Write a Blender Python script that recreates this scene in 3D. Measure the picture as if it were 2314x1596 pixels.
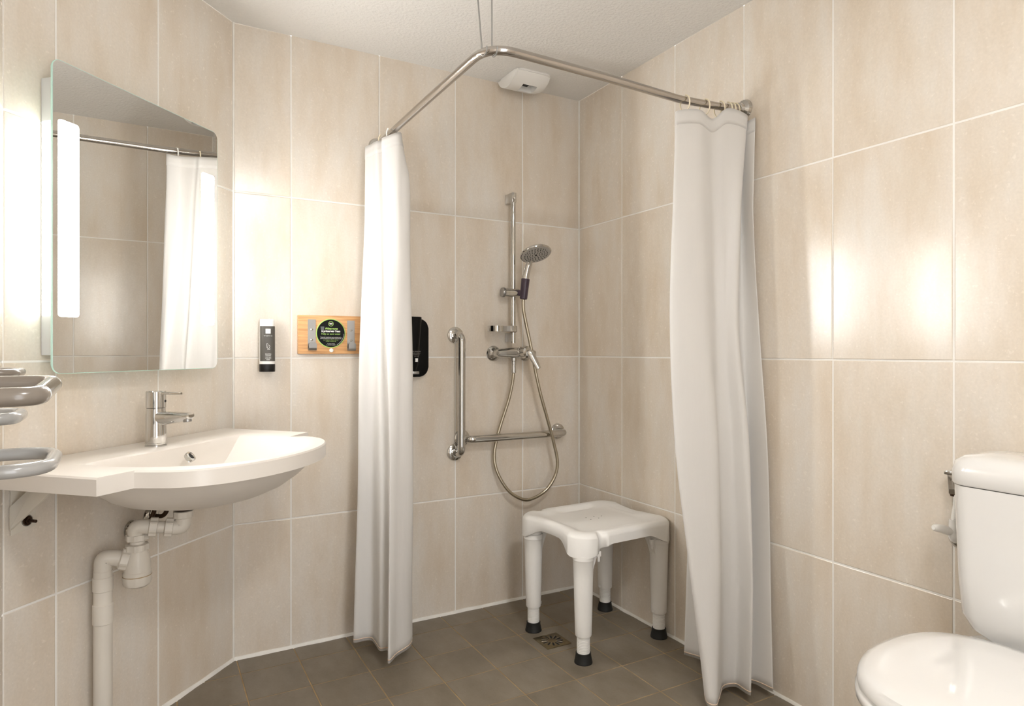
import bpy, bmesh, math, random
from mathutils import Vector, Matrix, noise

for o in list(bpy.data.objects):
    bpy.data.objects.remove(o)
SC = bpy.context.scene
COL = SC.collection
PI = math.pi
random.seed(7)

# ------------------------------------------------------------------ camera
cd = bpy.data.cameras.new('camera')
cam = bpy.data.objects.new('camera', cd)
COL.objects.link(cam)
cd.sensor_fit = 'HORIZONTAL'
cd.sensor_width = 36.0
cd.lens = 1470.26 / 2314 * 36
cd.shift_y = -0.00186
cd.clip_start = 0.02
cam.location = (-1.772, -2.528, 1.1106)
cam.rotation_euler = (PI / 2, 0, math.radians(60.867 - 90))
SC.camera = cam

# ------------------------------------------------------------------ world, exposure
w = bpy.data.worlds.new('world')
SC.world = w
w.use_nodes = True
w.node_tree.nodes['Background'].inputs[0].default_value = (0.975, 0.985, 1.0, 1)
w.node_tree.nodes['Background'].inputs[1].default_value = 1.7      # fill light, let in by a doorway added out of view
pd = bpy.data.lights.new('doorway_portal', 'AREA')
pd.shape = 'RECTANGLE'; pd.size = 0.86; pd.size_y = 2.05
pd.cycles.is_portal = True
po = bpy.data.objects.new('doorway_portal', pd); COL.objects.link(po)
po.location = (-1.36, -3.36, 1.025); po.rotation_euler = (PI / 2, 0, 0)
SC.view_settings.view_transform = 'Standard'
SC.view_settings.look = 'None'
SC.view_settings.gamma = 1
SC.view_settings.use_curve_mapping = False
SC.view_settings.exposure = 1.62
MIRROR_EMIT = 24.0      # frosted strips of the lit mirror
SIDE_EMIT = 2.8         # translucent sides of its light box
FILL_EMIT = 26.0         # fill lamp added on the ceiling, unseen behind the camera

# ------------------------------------------------------------------ materials
def new_mat(name):
    m = bpy.data.materials.new(name)
    m.use_nodes = True
    nt = m.node_tree
    return m, nt, nt.nodes['Principled BSDF']

def simple(name, col, rough=0.5, metal=0.0, spec=0.5, coat=0.0, bump=0.0, bscale=200, var=0.0, vscale=8):
    m, nt, b = new_mat(name)
    b.inputs['Base Color'].default_value = (*col, 1)
    b.inputs['Roughness'].default_value = rough
    b.inputs['Metallic'].default_value = metal
    b.inputs['Specular IOR Level'].default_value = spec
    b.inputs['Coat Weight'].default_value = coat
    b.inputs['Coat Roughness'].default_value = 0.06
    tc = nt.nodes.new('ShaderNodeTexCoord')
    if bump or var:
        n = nt.nodes.new('ShaderNodeTexNoise')
        nt.links.new(tc.outputs['Object'], n.inputs['Vector'])
    if bump:
        n.inputs['Scale'].default_value = bscale
        n.inputs['Detail'].default_value = 3
        bp = nt.nodes.new('ShaderNodeBump')
        bp.inputs['Strength'].default_value = bump
        bp.inputs['Distance'].default_value = 0.004
        nt.links.new(n.outputs['Fac'], bp.inputs['Height'])
        nt.links.new(bp.outputs['Normal'], b.inputs['Normal'])
    if var:
        n2 = nt.nodes.new('ShaderNodeTexNoise')
        n2.inputs['Scale'].default_value = vscale
        n2.inputs['Detail'].default_value = 4
        nt.links.new(tc.outputs['Object'], n2.inputs['Vector'])
        r = nt.nodes.new('ShaderNodeValToRGB')
        r.color_ramp.elements[0].position = 0.3
        r.color_ramp.elements[1].position = 0.7
        r.color_ramp.elements[0].color = (*[c * (1 - var) for c in col], 1)
        r.color_ramp.elements[1].color = (*[min(1, c * (1 + var)) for c in col], 1)
        nt.links.new(n2.outputs['Fac'], r.inputs['Fac'])
        nt.links.new(r.outputs['Color'], b.inputs['Base Color'])
    return m

def tile_mat(name, cols, rough, nscale, bump, roughvar=0.06, spec=0.5):
    m, nt, b = new_mat(name)
    L = nt.links
    tc = nt.nodes.new('ShaderNodeTexCoord')
    oi = nt.nodes.new('ShaderNodeObjectInfo')
    mul = nt.nodes.new('ShaderNodeMath'); mul.operation = 'MULTIPLY'; mul.inputs[1].default_value = 37.0
    L.new(oi.outputs['Random'], mul.inputs[0])
    add = nt.nodes.new('ShaderNodeVectorMath'); add.operation = 'ADD'
    L.new(tc.outputs['Object'], add.inputs[0]); L.new(mul.outputs[0], add.inputs[1])
    mp = nt.nodes.new('ShaderNodeVectorMath'); mp.operation = 'MULTIPLY'
    mp.inputs[1].default_value = nscale
    L.new(add.outputs[0], mp.inputs[0])
    n1 = nt.nodes.new('ShaderNodeTexNoise')
    n1.inputs['Scale'].default_value = 1.0; n1.inputs['Detail'].default_value = 6; n1.inputs['Roughness'].default_value = 0.6
    n1.inputs['Distortion'].default_value = 0.0
    L.new(mp.outputs[0], n1.inputs['Vector'])
    rp = nt.nodes.new('ShaderNodeValToRGB')
    rp.color_ramp.elements[0].position = 0.29; rp.color_ramp.elements[0].color = (*cols[0], 1)
    rp.color_ramp.elements[1].position = 0.72; rp.color_ramp.elements[1].color = (*cols[2], 1)
    e = rp.color_ramp.elements.new(0.5); e.color = (*cols[1], 1)
    L.new(n1.outputs['Fac'], rp.inputs['Fac'])
    # slight tone difference from tile to tile, and fine grain
    n2 = nt.nodes.new('ShaderNodeTexNoise'); n2.inputs['Scale'].default_value = 170; n2.inputs['Detail'].default_value = 2
    L.new(add.outputs[0], n2.inputs['Vector'])
    mr = nt.nodes.new('ShaderNodeMapRange')
    mr.inputs['From Min'].default_value = 0.2; mr.inputs['From Max'].default_value = 0.8
    mr.inputs['To Min'].default_value = 0.95; mr.inputs['To Max'].default_value = 1.04
    L.new(n2.outputs['Fac'], mr.inputs['Value'])
    m3 = nt.nodes.new('ShaderNodeVectorMath'); m3.operation = 'SCALE'
    L.new(rp.outputs['Color'], m3.inputs[0]); L.new(mr.outputs[0], m3.inputs['Scale'])
    L.new(m3.outputs[0], b.inputs['Base Color'])
    n3 = nt.nodes.new('ShaderNodeTexNoise'); n3.inputs['Scale'].default_value = 95; n3.inputs['Detail'].default_value = 3
    L.new(add.outputs[0], n3.inputs['Vector'])
    mr2 = nt.nodes.new('ShaderNodeMapRange')
    mr2.inputs['From Min'].default_value = 0.62; mr2.inputs['From Max'].default_value = 0.74
    mr2.inputs['To Min'].default_value = rough; mr2.inputs['To Max'].default_value = rough + roughvar
    L.new(n3.outputs['Fac'], mr2.inputs['Value']); L.new(mr2.outputs[0], b.inputs['Roughness'])
    b.inputs['Specular IOR Level'].default_value = spec
    bp = nt.nodes.new('ShaderNodeBump'); bp.inputs['Strength'].default_value = bump; bp.inputs['Distance'].default_value = 0.002
    L.new(n1.outputs['Fac'], bp.inputs['Height']); L.new(bp.outputs['Normal'], b.inputs['Normal'])
    return m

M = {}
M['tile'] = tile_mat('beige_wall_tile', [(0.665, 0.570, 0.455), (0.72, 0.647, 0.555), (0.75, 0.708, 0.648)], 0.21, (8, 8, 2.2), 0.02, 0.16, 0.6)
M['ftile'] = tile_mat('brown_grey_floor_tile', [(0.17, 0.140, 0.100), (0.215, 0.180, 0.135), (0.26, 0.222, 0.172)], 0.38, (9, 5, 5), 0.12, 0.15)
M['grout'] = simple('wall_grout', (0.86, 0.84, 0.80), 0.8, bump=0.2, bscale=300)
M['fgrout'] = simple('floor_grout', (0.42, 0.29, 0.15), 0.9, var=0.25, vscale=15)
M['caulk'] = simple('white_silicone', (0.84, 0.82, 0.77), 0.45, var=0.06, vscale=20)
M['ceiling'] = simple('stippled_white_paint', (0.80, 0.785, 0.755), 0.9, bump=0.9, bscale=90)
M['paint'] = simple('grey_white_paint', (0.66, 0.65, 0.62), 0.6, bump=0.1, bscale=60)
M['doorgrey'] = simple('dark_door_laminate', (0.035, 0.033, 0.032), 0.4)
M['chrome'] = simple('chrome', (0.57, 0.56, 0.54), 0.06, 1.0)
M['steel'] = simple('satin_steel', (0.36, 0.355, 0.345), 0.32, 1.0)
M['rodsteel'] = simple('worn_rod_steel', (0.46, 0.43, 0.40), 0.2, 1.0, bump=0.15, bscale=60)
M['hose'] = simple('brushed_hose_metal', (0.47, 0.42, 0.33), 0.22, 1.0)
M['ceramic'] = simple('white_ceramic', (0.76, 0.75, 0.73), 0.12, coat=0.6)
M['sink'] = simple('off_white_solid_surface', (0.78, 0.735, 0.68), 0.3, bump=0.02, bscale=30)
M['whiteplastic'] = simple('white_plastic', (0.84, 0.825, 0.795), 0.38, bump=0.03, bscale=120)
M['ventplastic'] = simple('vent_plastic', (0.84, 0.83, 0.80), 0.4)
M['dark'] = simple('dark_hollow', (0.012, 0.011, 0.010), 0.7)
M['rubber'] = simple('black_rubber', (0.016, 0.016, 0.015), 0.55, spec=0.3)
M['black'] = simple('black_gloss_plastic', (0.004, 0.004, 0.004), 0.35, spec=0.15)
M['labelblack'] = simple('dark_label', (0.085, 0.078, 0.068), 0.45)
M['blackmatt'] = simple('black_cap_plastic', (0.010, 0.009, 0.008), 0.35, spec=0.25)
M['pipe'] = simple('grey_white_pipe', (0.70, 0.655, 0.585), 0.4, var=0.03)
M['seal'] = simple('yellowed_seal', (0.42, 0.30, 0.16), 0.5)
M['bracket'] = simple('cream_painted_steel', (0.74, 0.69, 0.60), 0.4)
M['rust'] = simple('dark_bronze', (0.055, 0.032, 0.020), 0.35, 0.8)
M['enamel'] = simple('grey_enamel', (0.40, 0.395, 0.385), 0.22, coat=0.4)
M['enamelbrown'] = simple('brown_grey_enamel', (0.215, 0.185, 0.155), 0.25, coat=0.3)
M['green'] = simple('lime_print', (0.42, 0.66, 0.16), 0.5)
M['white'] = simple('white_print', (0.86, 0.86, 0.84), 0.5)
M['discblack'] = simple('sign_black', (0.005, 0.006, 0.006), 0.3, spec=0.15)
M['greyprint'] = simple('grey_print', (0.10, 0.11, 0.11), 0.5)
M['purple'] = simple('dark_violet_plastic', (0.055, 0.035, 0.055), 0.3)
M['dishplastic'] = simple('clear_brown_plastic', (0.20, 0.13, 0.10), 0.3)
M['ring'] = simple('ivory_plastic', (0.78, 0.70, 0.52), 0.35)
M['ringwhite'] = simple('white_ring_plastic', (0.86, 0.85, 0.82), 0.35)
M['spray'] = simple('grey_spray_face', (0.42, 0.40, 0.37), 0.45)
M['stitch'] = simple('peach_hem_thread', (0.80, 0.62, 0.47), 0.8)
M['brass'] = simple('tarnished_drain_steel', (0.30, 0.245, 0.15), 0.35, 1.0, var=0.2, vscale=30)
M['glassedge'] = simple('green_glass_edge', (0.55, 0.84, 0.76), 0.12, spec=0.8)
M['boxwhite'] = simple('white_light_box', (0.80, 0.83, 0.86), 0.35)

def mirror_mat():
    m, nt, b = new_mat('mirror_silver')
    b.inputs['Base Color'].default_value = (0.80, 0.80, 0.785, 1)
    b.inputs['Metallic'].default_value = 1.0
    b.inputs['Roughness'].default_value = 0.0
    return m
M['mirror'] = mirror_mat()

def emit_mat(name, col, s):
    m, nt, b = new_mat(name)
    b.inputs['Base Color'].default_value = (0.8, 0.8, 0.8, 1)
    b.inputs['Emission Color'].default_value = (*col, 1)
    b.inputs['Emission Strength'].default_value = s
    b.inputs['Roughness'].default_value = 0.4
    return m
M['strip'] = emit_mat('lit_frosted_glass', (1.0, 0.985, 0.96), MIRROR_EMIT)
M['side'] = emit_mat('lit_side_diffuser', (1.0, 0.99, 0.97), SIDE_EMIT)
M['lamp'] = emit_mat('lamp_diffuser', (1.0, 0.99, 0.975), FILL_EMIT)

def wood_mat():
    m, nt, b = new_mat('oak_board')
    tc = nt.nodes.new('ShaderNodeTexCoord')
    mp = nt.nodes.new('ShaderNodeMapping'); mp.inputs['Scale'].default_value = (5, 40, 90)
    n = nt.nodes.new('ShaderNodeTexNoise'); n.inputs['Scale'].default_value = 1.5; n.inputs['Detail'].default_value = 6
    n.inputs['Distortion'].default_value = 0.6
    r = nt.nodes.new('ShaderNodeValToRGB')
    r.color_ramp.elements[0].position = 0.3; r.color_ramp.elements[0].color = (0.50, 0.245, 0.09, 1)
    r.color_ramp.elements[1].position = 0.65; r.color_ramp.elements[1].color = (0.72, 0.41, 0.18, 1)
    nt.links.new(tc.outputs['Object'], mp.inputs['Vector']); nt.links.new(mp.outputs[0], n.inputs['Vector'])
    nt.links.new(n.outputs['Fac'], r.inputs['Fac']); nt.links.new(r.outputs['Color'], b.inputs['Base Color'])
    b.inputs['Roughness'].default_value = 0.45
    return m
M['wood'] = wood_mat()

def cloth_mat():
    m, nt, b = new_mat('white_curtain_fabric')
    nt.nodes.remove(b)
    out = nt.nodes['Material Output']
    tc = nt.nodes.new('ShaderNodeTexCoord')
    mp = nt.nodes.new('ShaderNodeMapping'); mp.inputs['Scale'].default_value = (60, 60, 8)
    n = nt.nodes.new('ShaderNodeTexNoise'); n.inputs['Scale'].default_value = 1.0; n.inputs['Detail'].default_value = 4
    bp = nt.nodes.new('ShaderNodeBump'); bp.inputs['Strength'].default_value = 0.25; bp.inputs['Distance'].default_value = 0.003
    nt.links.new(tc.outputs['Object'], mp.inputs['Vector']); nt.links.new(mp.outputs[0], n.inputs['Vector'])
    nt.links.new(n.outputs['Fac'], bp.inputs['Height'])
    d = nt.nodes.new('ShaderNodeBsdfDiffuse'); d.inputs['Color'].default_value = (0.90, 0.885, 0.865, 1)
    t = nt.nodes.new('ShaderNodeBsdfTranslucent'); t.inputs['Color'].default_value = (0.92, 0.90, 0.87, 1)
    g = nt.nodes.new('ShaderNodeBsdfGlossy'); g.inputs['Roughness'].default_value = 0.45
    mx = nt.nodes.new('ShaderNodeMixShader'); mx.inputs[0].default_value = 0.36
    m2 = nt.nodes.new('ShaderNodeMixShader'); m2.inputs[0].default_value = 0.04
    for q in (d, t, g):
        nt.links.new(bp.outputs['Normal'], q.inputs['Normal'])
    nt.links.new(d.outputs[0], mx.inputs[1]); nt.links.new(t.outputs[0], mx.inputs[2])
    nt.links.new(mx.outputs[0], m2.inputs[1]); nt.links.new(g.outputs[0], m2.inputs[2])
    nt.links.new(m2.outputs[0], out.inputs['Surface'])
    return m
M['cloth'] = cloth_mat()

# ------------------------------------------------------------------ builders
def frame_of(d):
    d = d.normalized()
    a = Vector((0, 0, 1)) if abs(d.z) < 0.9 else Vector((1, 0, 0))
    u = d.cross(a).normalized()
    return u, d.cross(u).normalized()

class MB:
    """collects geometry for one mesh object"""
    def __init__(s):
        s.v = []; s.f = []
    def add(s, vs, fs):
        b = len(s.v)
        s.v += [Vector(v) for v in vs]
        s.f += [tuple(i + b for i in f) for f in fs]
        return s
    def box(s, lo, hi, bev=0.0, rot=None):
        lo = Vector(lo); hi = Vector(hi)
        bm = bmesh.new()
        bmesh.ops.create_cube(bm, size=1)
        c = (lo + hi) / 2; d = hi - lo
        for v in bm.verts:
            v.co = Vector((v.co.x * d.x, v.co.y * d.y, v.co.z * d.z))
        if bev:
            bmesh.ops.bevel(bm, geom=bm.edges[:], offset=bev, segments=2, affect='EDGES', profile=0.5)
        bm.verts.index_update()
        R = rot if rot else Matrix.Identity(3)
        s.add([R @ v.co + c for v in bm.verts], [[v.index for v in f.verts] for f in bm.faces])
        bm.free()
        return s
    def tube(s, path, r, n=16, closed=False, caps=True):
        P = [Vector(p) for p in path]
        k = len(P)
        R = r if isinstance(r, (list, tuple)) else [r] * k
        vs = []; prev = None
        for i in range(k):
            if closed:
                d = P[(i + 1) % k] - P[i - 1]
            else:
                d = P[min(i + 1, k - 1)] - P[max(i - 1, 0)]
            d.normalize()
            if prev is None:
                u, w_ = frame_of(d)
            else:
                u = prev - d * prev.dot(d)
                u = u.normalized() if u.length > 1e-6 else frame_of(d)[0]
                w_ = d.cross(u)
            prev = u
            for j in range(n):
                a = 2 * PI * j / n
                vs.append(P[i] + (u * math.cos(a) + w_ * math.sin(a)) * R[i])
        fs = []
        for i in range(k if closed else k - 1):
            for j in range(n):
                a, b = i * n + j, i * n + (j + 1) % n
                c, d2 = ((i + 1) % k) * n + (j + 1) % n, ((i + 1) % k) * n + j
                fs.append((a, b, c, d2))
        if caps and not closed:
            fs.append(tuple(range(n - 1, -1, -1)))
            fs.append(tuple(range((k - 1) * n, k * n)))
        return s.add(vs, fs)
    def lathe(s, prof, c=(0, 0, 0), axis=(0, 0, 1), n=32, squash=None, ribs=0, ribd=0.0):
        """prof: (radius, height) pairs along axis"""
        c = Vector(c); d = Vector(axis).normalized()
        u, w_ = frame_of(d)
        vs = []
        for (r, h) in prof:
            for j in range(n):
                a = 2 * PI * j / n
                rr = r * (1 + (ribd if ribs and (j * ribs // n) % 2 else 0))
                vs.append(c + d * h + (u * math.cos(a) * (squash or 1) + w_ * math.sin(a)) * rr)
        k = len(prof); fs = []
        for i in range(k - 1):
            for j in range(n):
                fs.append((i * n + j, i * n + (j + 1) % n, (i + 1) * n + (j + 1) % n, (i + 1) * n + j))
        fs.append(tuple(range(n - 1, -1, -1)))
        fs.append(tuple(range((k - 1) * n, k * n)))
        return s.add(vs, fs)
    def loft(s, rings, cap0=True, cap1=True):
        n = len(rings[0]); vs = [p for r in rings for p in r]; fs = []
        for i in range(len(rings) - 1):
            for j in range(n):
                fs.append((i * n + j, i * n + (j + 1) % n, (i + 1) * n + (j + 1) % n, (i + 1) * n + j))
        if cap0:
            fs.append(tuple(range(n - 1, -1, -1)))
        if cap1:
            fs.append(tuple(range((len(rings) - 1) * n, len(rings) * n)))
        return s.add(vs, fs)
    def prism(s, poly, axis, a, b, bev=0.0):
        """poly of 2D points in the plane across `axis` ('x': y,z  'y': x,z  'z': x,y)"""
        def p3(p, h):
            return {'x': (h, p[0], p[1]), 'y': (p[0], h, p[1]), 'z': (p[0], p[1], h)}[axis]
        bm = bmesh.new()
        lo = [bm.verts.new(p3(p, a)) for p in poly]
        hi = [bm.verts.new(p3(p, b)) for p in poly]
        n = len(poly)
        f0 = bm.faces.new(lo[::-1]); f1 = bm.faces.new(hi)
        for i in range(n):
            bm.faces.new((lo[i], lo[(i + 1) % n], hi[(i + 1) % n], hi[i]))
        if bev:
            es = [e for e in bm.edges if e in set(f0.edges) | set(f1.edges)]
            bmesh.ops.bevel(bm, geom=es, offset=bev, segments=2, affect='EDGES', profile=0.5)
        bmesh.ops.recalc_face_normals(bm, faces=bm.faces[:])
        bm.verts.index_update()
        s.add([v.co for v in bm.verts], [[v.index for v in f.verts] for f in bm.faces])
        bm.free()
        return s
    def mesh(s, name, mat, smooth=True, angle=32):
        me = bpy.data.meshes.new(name)
        me.from_pydata([tuple(v) for v in s.v], [], s.f)
        bm = bmesh.new(); bm.from_mesh(me)
        bmesh.ops.recalc_face_normals(bm, faces=bm.faces[:])
        bm.to_mesh(me); bm.free()
        me.materials.append(M[mat])
        if smooth:
            me.polygons.foreach_set('use_smooth', [True] * len(me.polygons))
            me.set_sharp_from_angle(angle=math.radians(angle))
        me.update()
        return me
    def build(s, name, mat, parent=None, smooth=True, angle=32):
        o = bpy.data.objects.new(name, s.mesh(name, mat, smooth, angle))
        COL.objects.link(o)
        if parent:
            o.parent = parent
        return o

def thing(name, label, cat, loc=(0, 0, 0), rz=0.0, group=None, kind=None):
    o = bpy.data.objects.new(name, None)
    o.empty_display_size = 0.05
    COL.objects.link(o)
    o.location = loc; o.rotation_euler = (0, 0, rz)
    return tag(o, label, cat, group, kind)

def tag(o, label, cat, group=None, kind=None):
    o['label'] = label
    o['category'] = cat
    if group:
        o['group'] = group
    if kind:
        o['kind'] = kind
    return o

def catmull(P, per, closed=False):
    P = [Vector(p) for p in P]; out = []; n = len(P)
    for i in range(n if closed else n - 1):
        if closed:
            a, b, c, d = P[i - 1], P[i], P[(i + 1) % n], P[(i + 2) % n]
        else:
            a, b, c, d = P[max(i - 1, 0)], P[i], P[i + 1], P[min(i + 2, n - 1)]
        for k in range(per):
            t = k / per
            out.append(0.5 * ((2 * b) + (c - a) * t + (2 * a - 5 * b + 4 * c - d) * t * t + (3 * b - a - 3 * c + d) * t ** 3))
    if not closed:
        out.append(P[-1])
    return out

def bend(P, r, seg=8):
    """polyline with rounded corners"""
    P = [Vector(p) for p in P]; out = [P[0]]
    for i in range(1, len(P) - 1):
        a, b, c = P[i - 1], P[i], P[i + 1]
        u = (a - b).normalized(); v = (c - b).normalized()
        ang = u.angle(v)
        rr = r[i - 1] if isinstance(r, (list, tuple)) else r
        d = min(rr / math.tan(ang / 2), (a - b).length * 0.49, (c - b).length * 0.49)
        p0, p1 = b + u * d, b + v * d
        for k in range(seg + 1):
            t = k / seg
            out.append((1 - t) ** 2 * p0 + 2 * t * (1 - t) * b + t * t * p1)
    out.append(P[-1])
    return out

def rrect(a, b, r, n=8, cx=0.0, cy=0.0):
    """rounded rectangle outline, half sizes a, b"""
    pts = []
    for (sx, sy, a0) in ((1, 1, 0), (-1, 1, 90), (-1, -1, 180), (1, -1, 270)):
        for k in range(n + 1):
            t = math.radians(a0 + 90 * k / n)
            pts.append((cx + sx * (a - r) + r * math.cos(t), cy + sy * (b - r) + r * math.sin(t)))
    return pts

def text_mesh(lines, mat, name, parent, depth=0.0003):
    for ln in lines:
        text_line([ln], mat, name, parent, depth)

def text_line(lines, mat, name, parent, depth):
    """lines: (string, size, x, z, y[, bold]) lettering standing in the local x-z plane, facing -y"""
    mb = MB()
    for ln in lines:
        st, size, x, z, y = ln[:5]
        cu = bpy.data.curves.new('t', 'FONT')
        cu.body = st; cu.size = size; cu.align_x = 'CENTER'; cu.align_y = 'CENTER'
        cu.resolution_u = 3
        if len(ln) > 5:
            cu.offset = ln[5]
        ob = bpy.data.objects.new('t', cu); COL.objects.link(ob)
        dg = bpy.context.evaluated_depsgraph_get()
        me = bpy.data.meshes.new_from_object(ob.evaluated_get(dg))
        mb.add([(x + v.co.x, y, z + v.co.y) for v in me.vertices], [tuple(p.vertices) for p in me.polygons])
        bpy.data.objects.remove(ob); bpy.data.curves.remove(cu); bpy.data.meshes.remove(me)
    me = bpy.data.meshes.new(name)
    me.from_pydata([tuple(v) for v in mb.v], [], mb.f)
    me.materials.append(M[mat])
    o = bpy.data.objects.new(name, me); COL.objects.link(o); o.parent = parent
    md = o.modifiers.new('thickness', 'SOLIDIFY'); md.thickness = depth; md.offset = 0
    return o

# ------------------------------------------------------------------ the room
LA = math.radians(46.213)                      # direction of the slanted wall
BX = -1.509                                    # corner between slanted and back wall
TL = Vector((-math.cos(LA), -math.sin(LA), 0)) # along the slanted wall, away from that corner
NL = Vector((math.sin(LA), -math.cos(LA), 0))  # out of the slanted wall
ZC = 2.2906
LT = 0.819                                     # length of the slanted wall
WX = BX + LT * TL.x; WY = LT * TL.y            # its other end
YF = -3.30
ROWS = [0.0, 0.485, 1.085, 1.685, ZC + 0.004]
GAP = 0.0055
tile_cache = {}

def tile_mesh(pts, key, mat, th=0.008, ins=0.0016, drop=0.0007):
    """flat piece with eased edges; pts is its outline in local x,z, face towards -y"""
    if key in tile_cache:
        return tile_cache[key]
    n = len(pts); c = Vector((sum(p[0] for p in pts) / n, sum(p[1] for p in pts) / n))
    def inset(k):
        out = []
        for i in range(n):
            p = Vector(pts[i]); a = (Vector(pts[i - 1]) - p).normalized(); b = (Vector(pts[(i + 1) % n]) - p).normalized()
            s = (a + b); sn = max(0.2, abs(a.x * b.y - a.y * b.x))
            out.append(p + s * (k / sn))
        return out
    i1 = inset(ins)
    vs = [(p[0], th, p[1]) for p in pts] + [(p[0], drop, p[1]) for p in pts] + [(p[0], 0, p[1]) for p in i1]
    fs = []
    for r in (0, 1):
        for i in range(n):
            fs.append((r * n + i, r * n + (i + 1) % n, (r + 1) * n + (i + 1) % n, (r + 1) * n + i))
    fs.append(tuple(range(2 * n, 3 * n)))
    me = MB().add(vs, fs).mesh('tile', mat, smooth=False)
    tile_cache[key] = me
    return me

def make_wall(name, label, origin, rz, cols, rows=ROWS, root=None, tilt={}):
    """local x runs along the wall to the right seen from the room, local y into it"""
    x0, x1 = min(cols), max(cols)
    if root is None:
        root = MB().box((x0, 0.0014, 0), (x1, 0.12, ZC)).build(name, 'grout', smooth=False)
        root.location = origin; root.rotation_euler = (0, 0, rz)
        tag(root, label, 'wall', kind='structure')
    cs = sorted(cols)
    for i in range(len(cs) - 1):
        for j in range(len(rows) - 1):
            w_ = cs[i + 1] - cs[i] - GAP; h = rows[j + 1] - rows[j] - GAP
            if w_ < 0.01:
                continue
            key = ('w', round(w_, 3), round(h, 3))
            me = tile_mesh([(-w_ / 2, -h / 2), (w_ / 2, -h / 2), (w_ / 2, h / 2), (-w_ / 2, h / 2)], key, 'tile')
            o = bpy.data.objects.new('tile', me); COL.objects.link(o); o.parent = root
            o.location = ((cs[i] + cs[i + 1]) / 2, random.uniform(-0.0003, 0.0003) - abs(tilt.get((i, j), 0)) * w_ * 0.45, (rows[j] + rows[j + 1]) / 2)
            o.rotation_euler = (random.uniform(-.0012, .0012), 0, random.uniform(-.002, .002) + tilt.get((i, j), 0))
    return root

make_wall('wall_back', 'beige tiled wall behind the shower with the grab rail and mixer', (0, 0, 0), 0,
          [BX, -1.309, -0.970, -0.638, -0.3086, 0.0])
make_wall('wall_left', 'beige tiled slanted wall behind the lit mirror and washbasin', (BX, 0, 0), LA,
          [0.0, -0.3448, -0.6828, -LT])
make_wall('wall_right', 'beige tiled wall with the two light reflections behind the toilet', (0, 0, 0), -PI / 2,
          [0.0, 0.3165, 0.6398, 0.9737, 1.3045, 1.6366, 1.969, 2.301, 2.633, 2.965, 3.30], tilt={(3, 2): 0.006, (4, 2): 0.007})
make_wall('wall_side', 'tiled wall seen edge-on at the left edge behind the grey bars', (WX, YF, 0), PI / 2,
          [0.0, 0.05, 0.382, 0.714, 1.046, 1.378, 1.71, 2.042, 2.374, WY - YF])
# wall behind the camera with a doorway added to let in fill light (local x = -world x)
wf = MB().box((0, 0.0014, 0), (0.93, 0.12, ZC)).box((1.79, 0.0014, 0), (-WX, 0.12, ZC)).box((0.93, 0.0014, 2.06), (1.79, 0.12, ZC)).build('wall_front', 'grout', smooth=False)
wf.location = (0, YF, 0); wf.rotation_euler = (0, 0, PI)
tag(wf, 'tiled wall with the open doorway behind the camera', 'wall', kind='structure')
make_wall('', '', None, 0, [0.0, 0.30, 0.615, 0.93], root=wf)
make_wall('', '', None, 0, [1.79, -WX], root=wf)
make_wall('', '', None, 0, [0.93, 1.26, 1.59, 1.79], rows=[2.06, ZC + 0.004], root=wf)

# floor: grout bed and single tiles clipped to the room's outline
room = [Vector((0, 0)), Vector((BX, 0)), Vector((WX, WY)), Vector((WX, YF)), Vector((0, YF))]
fl = MB().prism([(p.x, p.y) for p in room], 'z', -0.12, -0.0015).build('floor', 'fgrout', smooth=False)
tag(fl, 'floor of brown-grey square tiles with tan joints', 'floor', kind='structure')

def clip(poly, n, c):
    out = []
    for i in range(len(poly)):
        a, b = poly[i - 1], poly[i]
        da, db = n.dot(a) - c, n.dot(b) - c
        if (da >= 0) != (db >= 0):
            out.append(a + (b - a) * (da / (da - db)))
        if db >= 0:
            out.append(b)
    return out

FP, FX, FY = 0.1972, -0.118, -0.120
nl2 = Vector((NL.x, NL.y)); cl2 = nl2.dot(Vector((BX, 0))) + 0.002
for i in range(-1, 12):
    for j in range(-1, 18):
        xa, xb = FX - (i + 1) * FP + 0.0019, FX - i * FP - 0.0019
        ya, yb = FY - (j + 1) * FP + 0.0019, FY - j * FP - 0.0019
        xb = min(xb, -0.002); yb = min(yb, -0.002); xa = max(xa, WX + 0.002); ya = max(ya, YF + 0.002)
        if xb - xa < 0.015 or yb - ya < 0.015:
            continue
        poly = [Vector((xa, ya)), Vector((xb, ya)), Vector((xb, yb)), Vector((xa, yb))]
        full = len(poly)
        pc = clip(poly, nl2, cl2)
        # the tile cut away around the drain
        if len(pc) < 3:
            continue
        c = sum(pc, Vector((0, 0))) / len(pc)
        loc = [p - c for p in pc]
        key = ('f',) + tuple(round(q, 3) for p in loc for q in p)
        me = tile_cache.get(key)
        if me is None:
            # built facing -y in x,z then turned to face up
            me = tile_mesh([(p.x, p.y) for p in loc], key, 'ftile', 0.008, 0.0014, 0.0006)
            me.transform(Matrix(((1, 0, 0, 0), (0, 0, 1, 0), (0, -1, 0, 0), (0, 0, 0, 1))))
        o = bpy.data.objects.new('floor_tile', me); COL.objects.link(o); o.parent = fl
        o.location = (c.x, c.y, random.uniform(-0.0002, 0.0002))

ce = MB().prism([(p.x, p.y) for p in room], 'z', ZC, ZC + 0.12).build('ceiling', 'ceiling', smooth=False)
tag(ce, 'white stippled ceiling', 'ceiling', kind='structure')

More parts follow.
